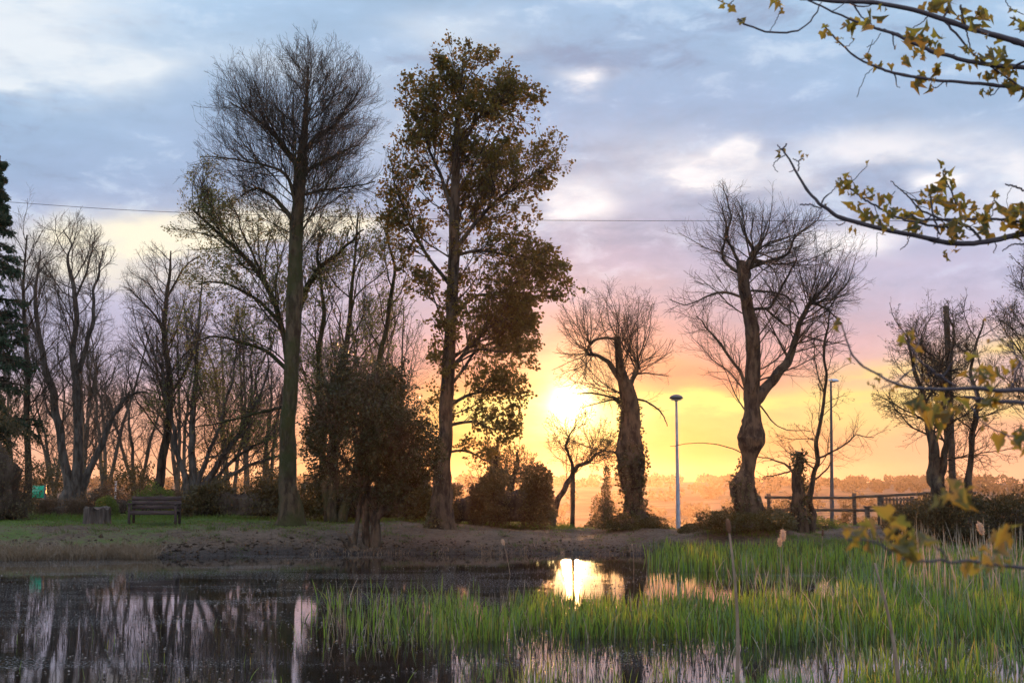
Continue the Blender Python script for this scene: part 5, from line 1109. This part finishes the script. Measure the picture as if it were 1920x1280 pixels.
# middle branch
near_branch(4.5, [([(1466, 280, 3), (1480, 300, 4), (1500, 335, 5), (1525, 370, 6), (1545, 388, 7), (1580, 408, 8), (1650, 428, 9), (1720, 442, 9), (1790, 456, 10), (1850, 452, 10), (1925, 437, 11)], 1),
                  ([(1670, 340, 2), (1700, 365, 3), (1730, 395, 4), (1780, 415, 5), (1815, 425, 5), (1840, 448, 6)], 0), ([(1575, 335, 3), (1605, 362, 4), (1640, 385, 4), (1690, 410, 4), (1750, 423, 5), (1800, 428, 5)], 0),
                  ([(1735, 412, 4), (1790, 411, 4), (1860, 410, 5), (1925, 416, 6)], 1)],
            [[(1458, 272, 2), (1466, 280, 3), (1475, 270, 3)], [(1473, 290, 2), (1458, 300, 2), (1450, 312, 1.5), (1458, 322, 1.5)], [(1497, 320, 3), (1497, 303, 2), (1486, 298, 2)], [(1497, 303, 2), (1506, 297, 2)], [(1500, 383, 3), (1520, 384, 3), (1540, 390, 3)],
             [(1540, 384, 3), (1548, 368, 3), (1560, 360, 2), (1572, 342, 2)], [(1762, 440, 4), (1750, 400, 4), (1745, 365, 3), (1745, 345, 2)], [(1795, 385, 4), (1780, 350, 3), (1768, 325, 3), (1772, 315, 2)], [(1855, 400, 2), (1862, 380, 2), (1868, 365, 3)],
             [(1590, 412, 2), (1575, 422, 2), (1568, 420, 1.5)], [(1705, 440, 2), (1700, 458, 2), (1688, 468, 1.5)], [(1758, 432, 2), (1758, 448, 2), (1750, 458, 1.5)], [(1866, 452, 2), (1868, 462, 2), (1863, 475, 1.5)], [(1885, 345, 3), (1905, 350, 4), (1922, 358, 4)],
             [(1898, 350, 1), (1890, 365, 1), (1888, 380, 1), (1892, 395, 1)], [(1660, 440, 1.2), (1645, 438, 1.2), (1644, 460, 1.2), (1643, 482, 1.2)], [(1880, 470, 2), (1900, 458, 3), (1925, 458, 3)]],
            [(1464, 278, .6), (1507, 290, .5), (1568, 340, .7), (1584, 335, .8), (1598, 340, .8), (1590, 352, .6), (1605, 380, .8), (1625, 355, .7), (1645, 365, 1.2), (1632, 395, 1.1), (1650, 405, 1.2), (1668, 388, .8), (1690, 395, .9), (1700, 398, 1.2), (1715, 408, 1.2),
             (1722, 415, 1.1), (1660, 425, .6), (1600, 422, .7), (1745, 345, 1.0), (1768, 322, .9), (1775, 338, 1.0), (1740, 375, 1.2), (1755, 370, 1.0), (1765, 362, .9), (1758, 385, .9), (1788, 372, 1.2), (1795, 390, 1.3), (1800, 380, 1.1), (1792, 408, 1.2), (1790, 425, 1.0),
             (1770, 420, .8), (1830, 382, .8), (1840, 395, 1.0), (1828, 400, .9), (1852, 415, 1.3), (1845, 425, 1.1), (1880, 408, 1.3), (1895, 395, 1.2), (1905, 385, 1.3), (1918, 380, 1.3), (1912, 425, 1.0), (1718, 440, .7), (1785, 450, .8), (1780, 470, .8), (1810, 440, .7), (1918, 405, 1.2), (1868, 358, .5)], 4, .048, 37, 2.75)
NBW = .6
# lower branch, nearer and softer
near_branch(2.7, [([(1578, 605, 5), (1590, 645, 6), (1612, 680, 7), (1650, 705, 7), (1700, 728, 9), (1760, 728, 11), (1830, 728, 13), (1925, 733, 16)], 1), ([(1700, 640, 5), (1722, 672, 6), (1755, 700, 7), (1790, 722, 8)], 0),
                  ([(1810, 742, 8), (1850, 748, 10), (1925, 757, 15)], 1), ([(1895, 640, 5), (1905, 665, 5), (1915, 700, 6), (1928, 730, 7)], 0), ([(1820, 760, 3), (1850, 795, 4), (1890, 815, 5), (1930, 822, 5)], 1)], [],
            [(1576, 602, .9), (1700, 630, 1.1), (1698, 636, 1.0), (1682, 715, .8), (1730, 745, 1.3), (1722, 750, 1.3), (1748, 760, 1.5), (1738, 780, 1.5), (1772, 765, 1.5), (1785, 752, 1.2), (1835, 690, 1.2), (1815, 692, 1.2), (1870, 690, 1.1), (1850, 712, 1.0), (1865, 740, 1.1), (1862, 725, 1.1),
             (1900, 820, 1.5), (1918, 810, 1.4), (1868, 742, 1.1), (1855, 795, .8), (1894, 640, .5), (1915, 675, .9), (1640, 712, .5)], 4, .028, 43, 2.35, 4)
near_branch(1.75, [([(1590, 1008, 5), (1640, 1018, 6), (1672, 1032, 7), (1700, 1048, 8), (1760, 1053, 8), (1830, 1053, 9), (1930, 1064, 11)], 1)], [[(1672, 1032, 5), (1666, 1040, 5)], [(1772, 1052, 4), (1772, 1040, 3), (1755, 1025, 2)]],
            [(1598, 1000, 1.0), (1612, 1000, 1.1), (1625, 998, 1.1), (1690, 1000, 1.3), (1700, 1005, 1.2), (1705, 1010, 1.3), (1722, 1005, 1.3), (1715, 1000, 1.0), (1828, 1046, 1.1), (1842, 1048, 1.0), (1872, 1052, .8), (1770, 908, .9), (1792, 918, 1.2), (1805, 925, 1.0), (1868, 995, 1.1), (1900, 1000, 1.3)], 4, .023, 47, 2.0, 0)
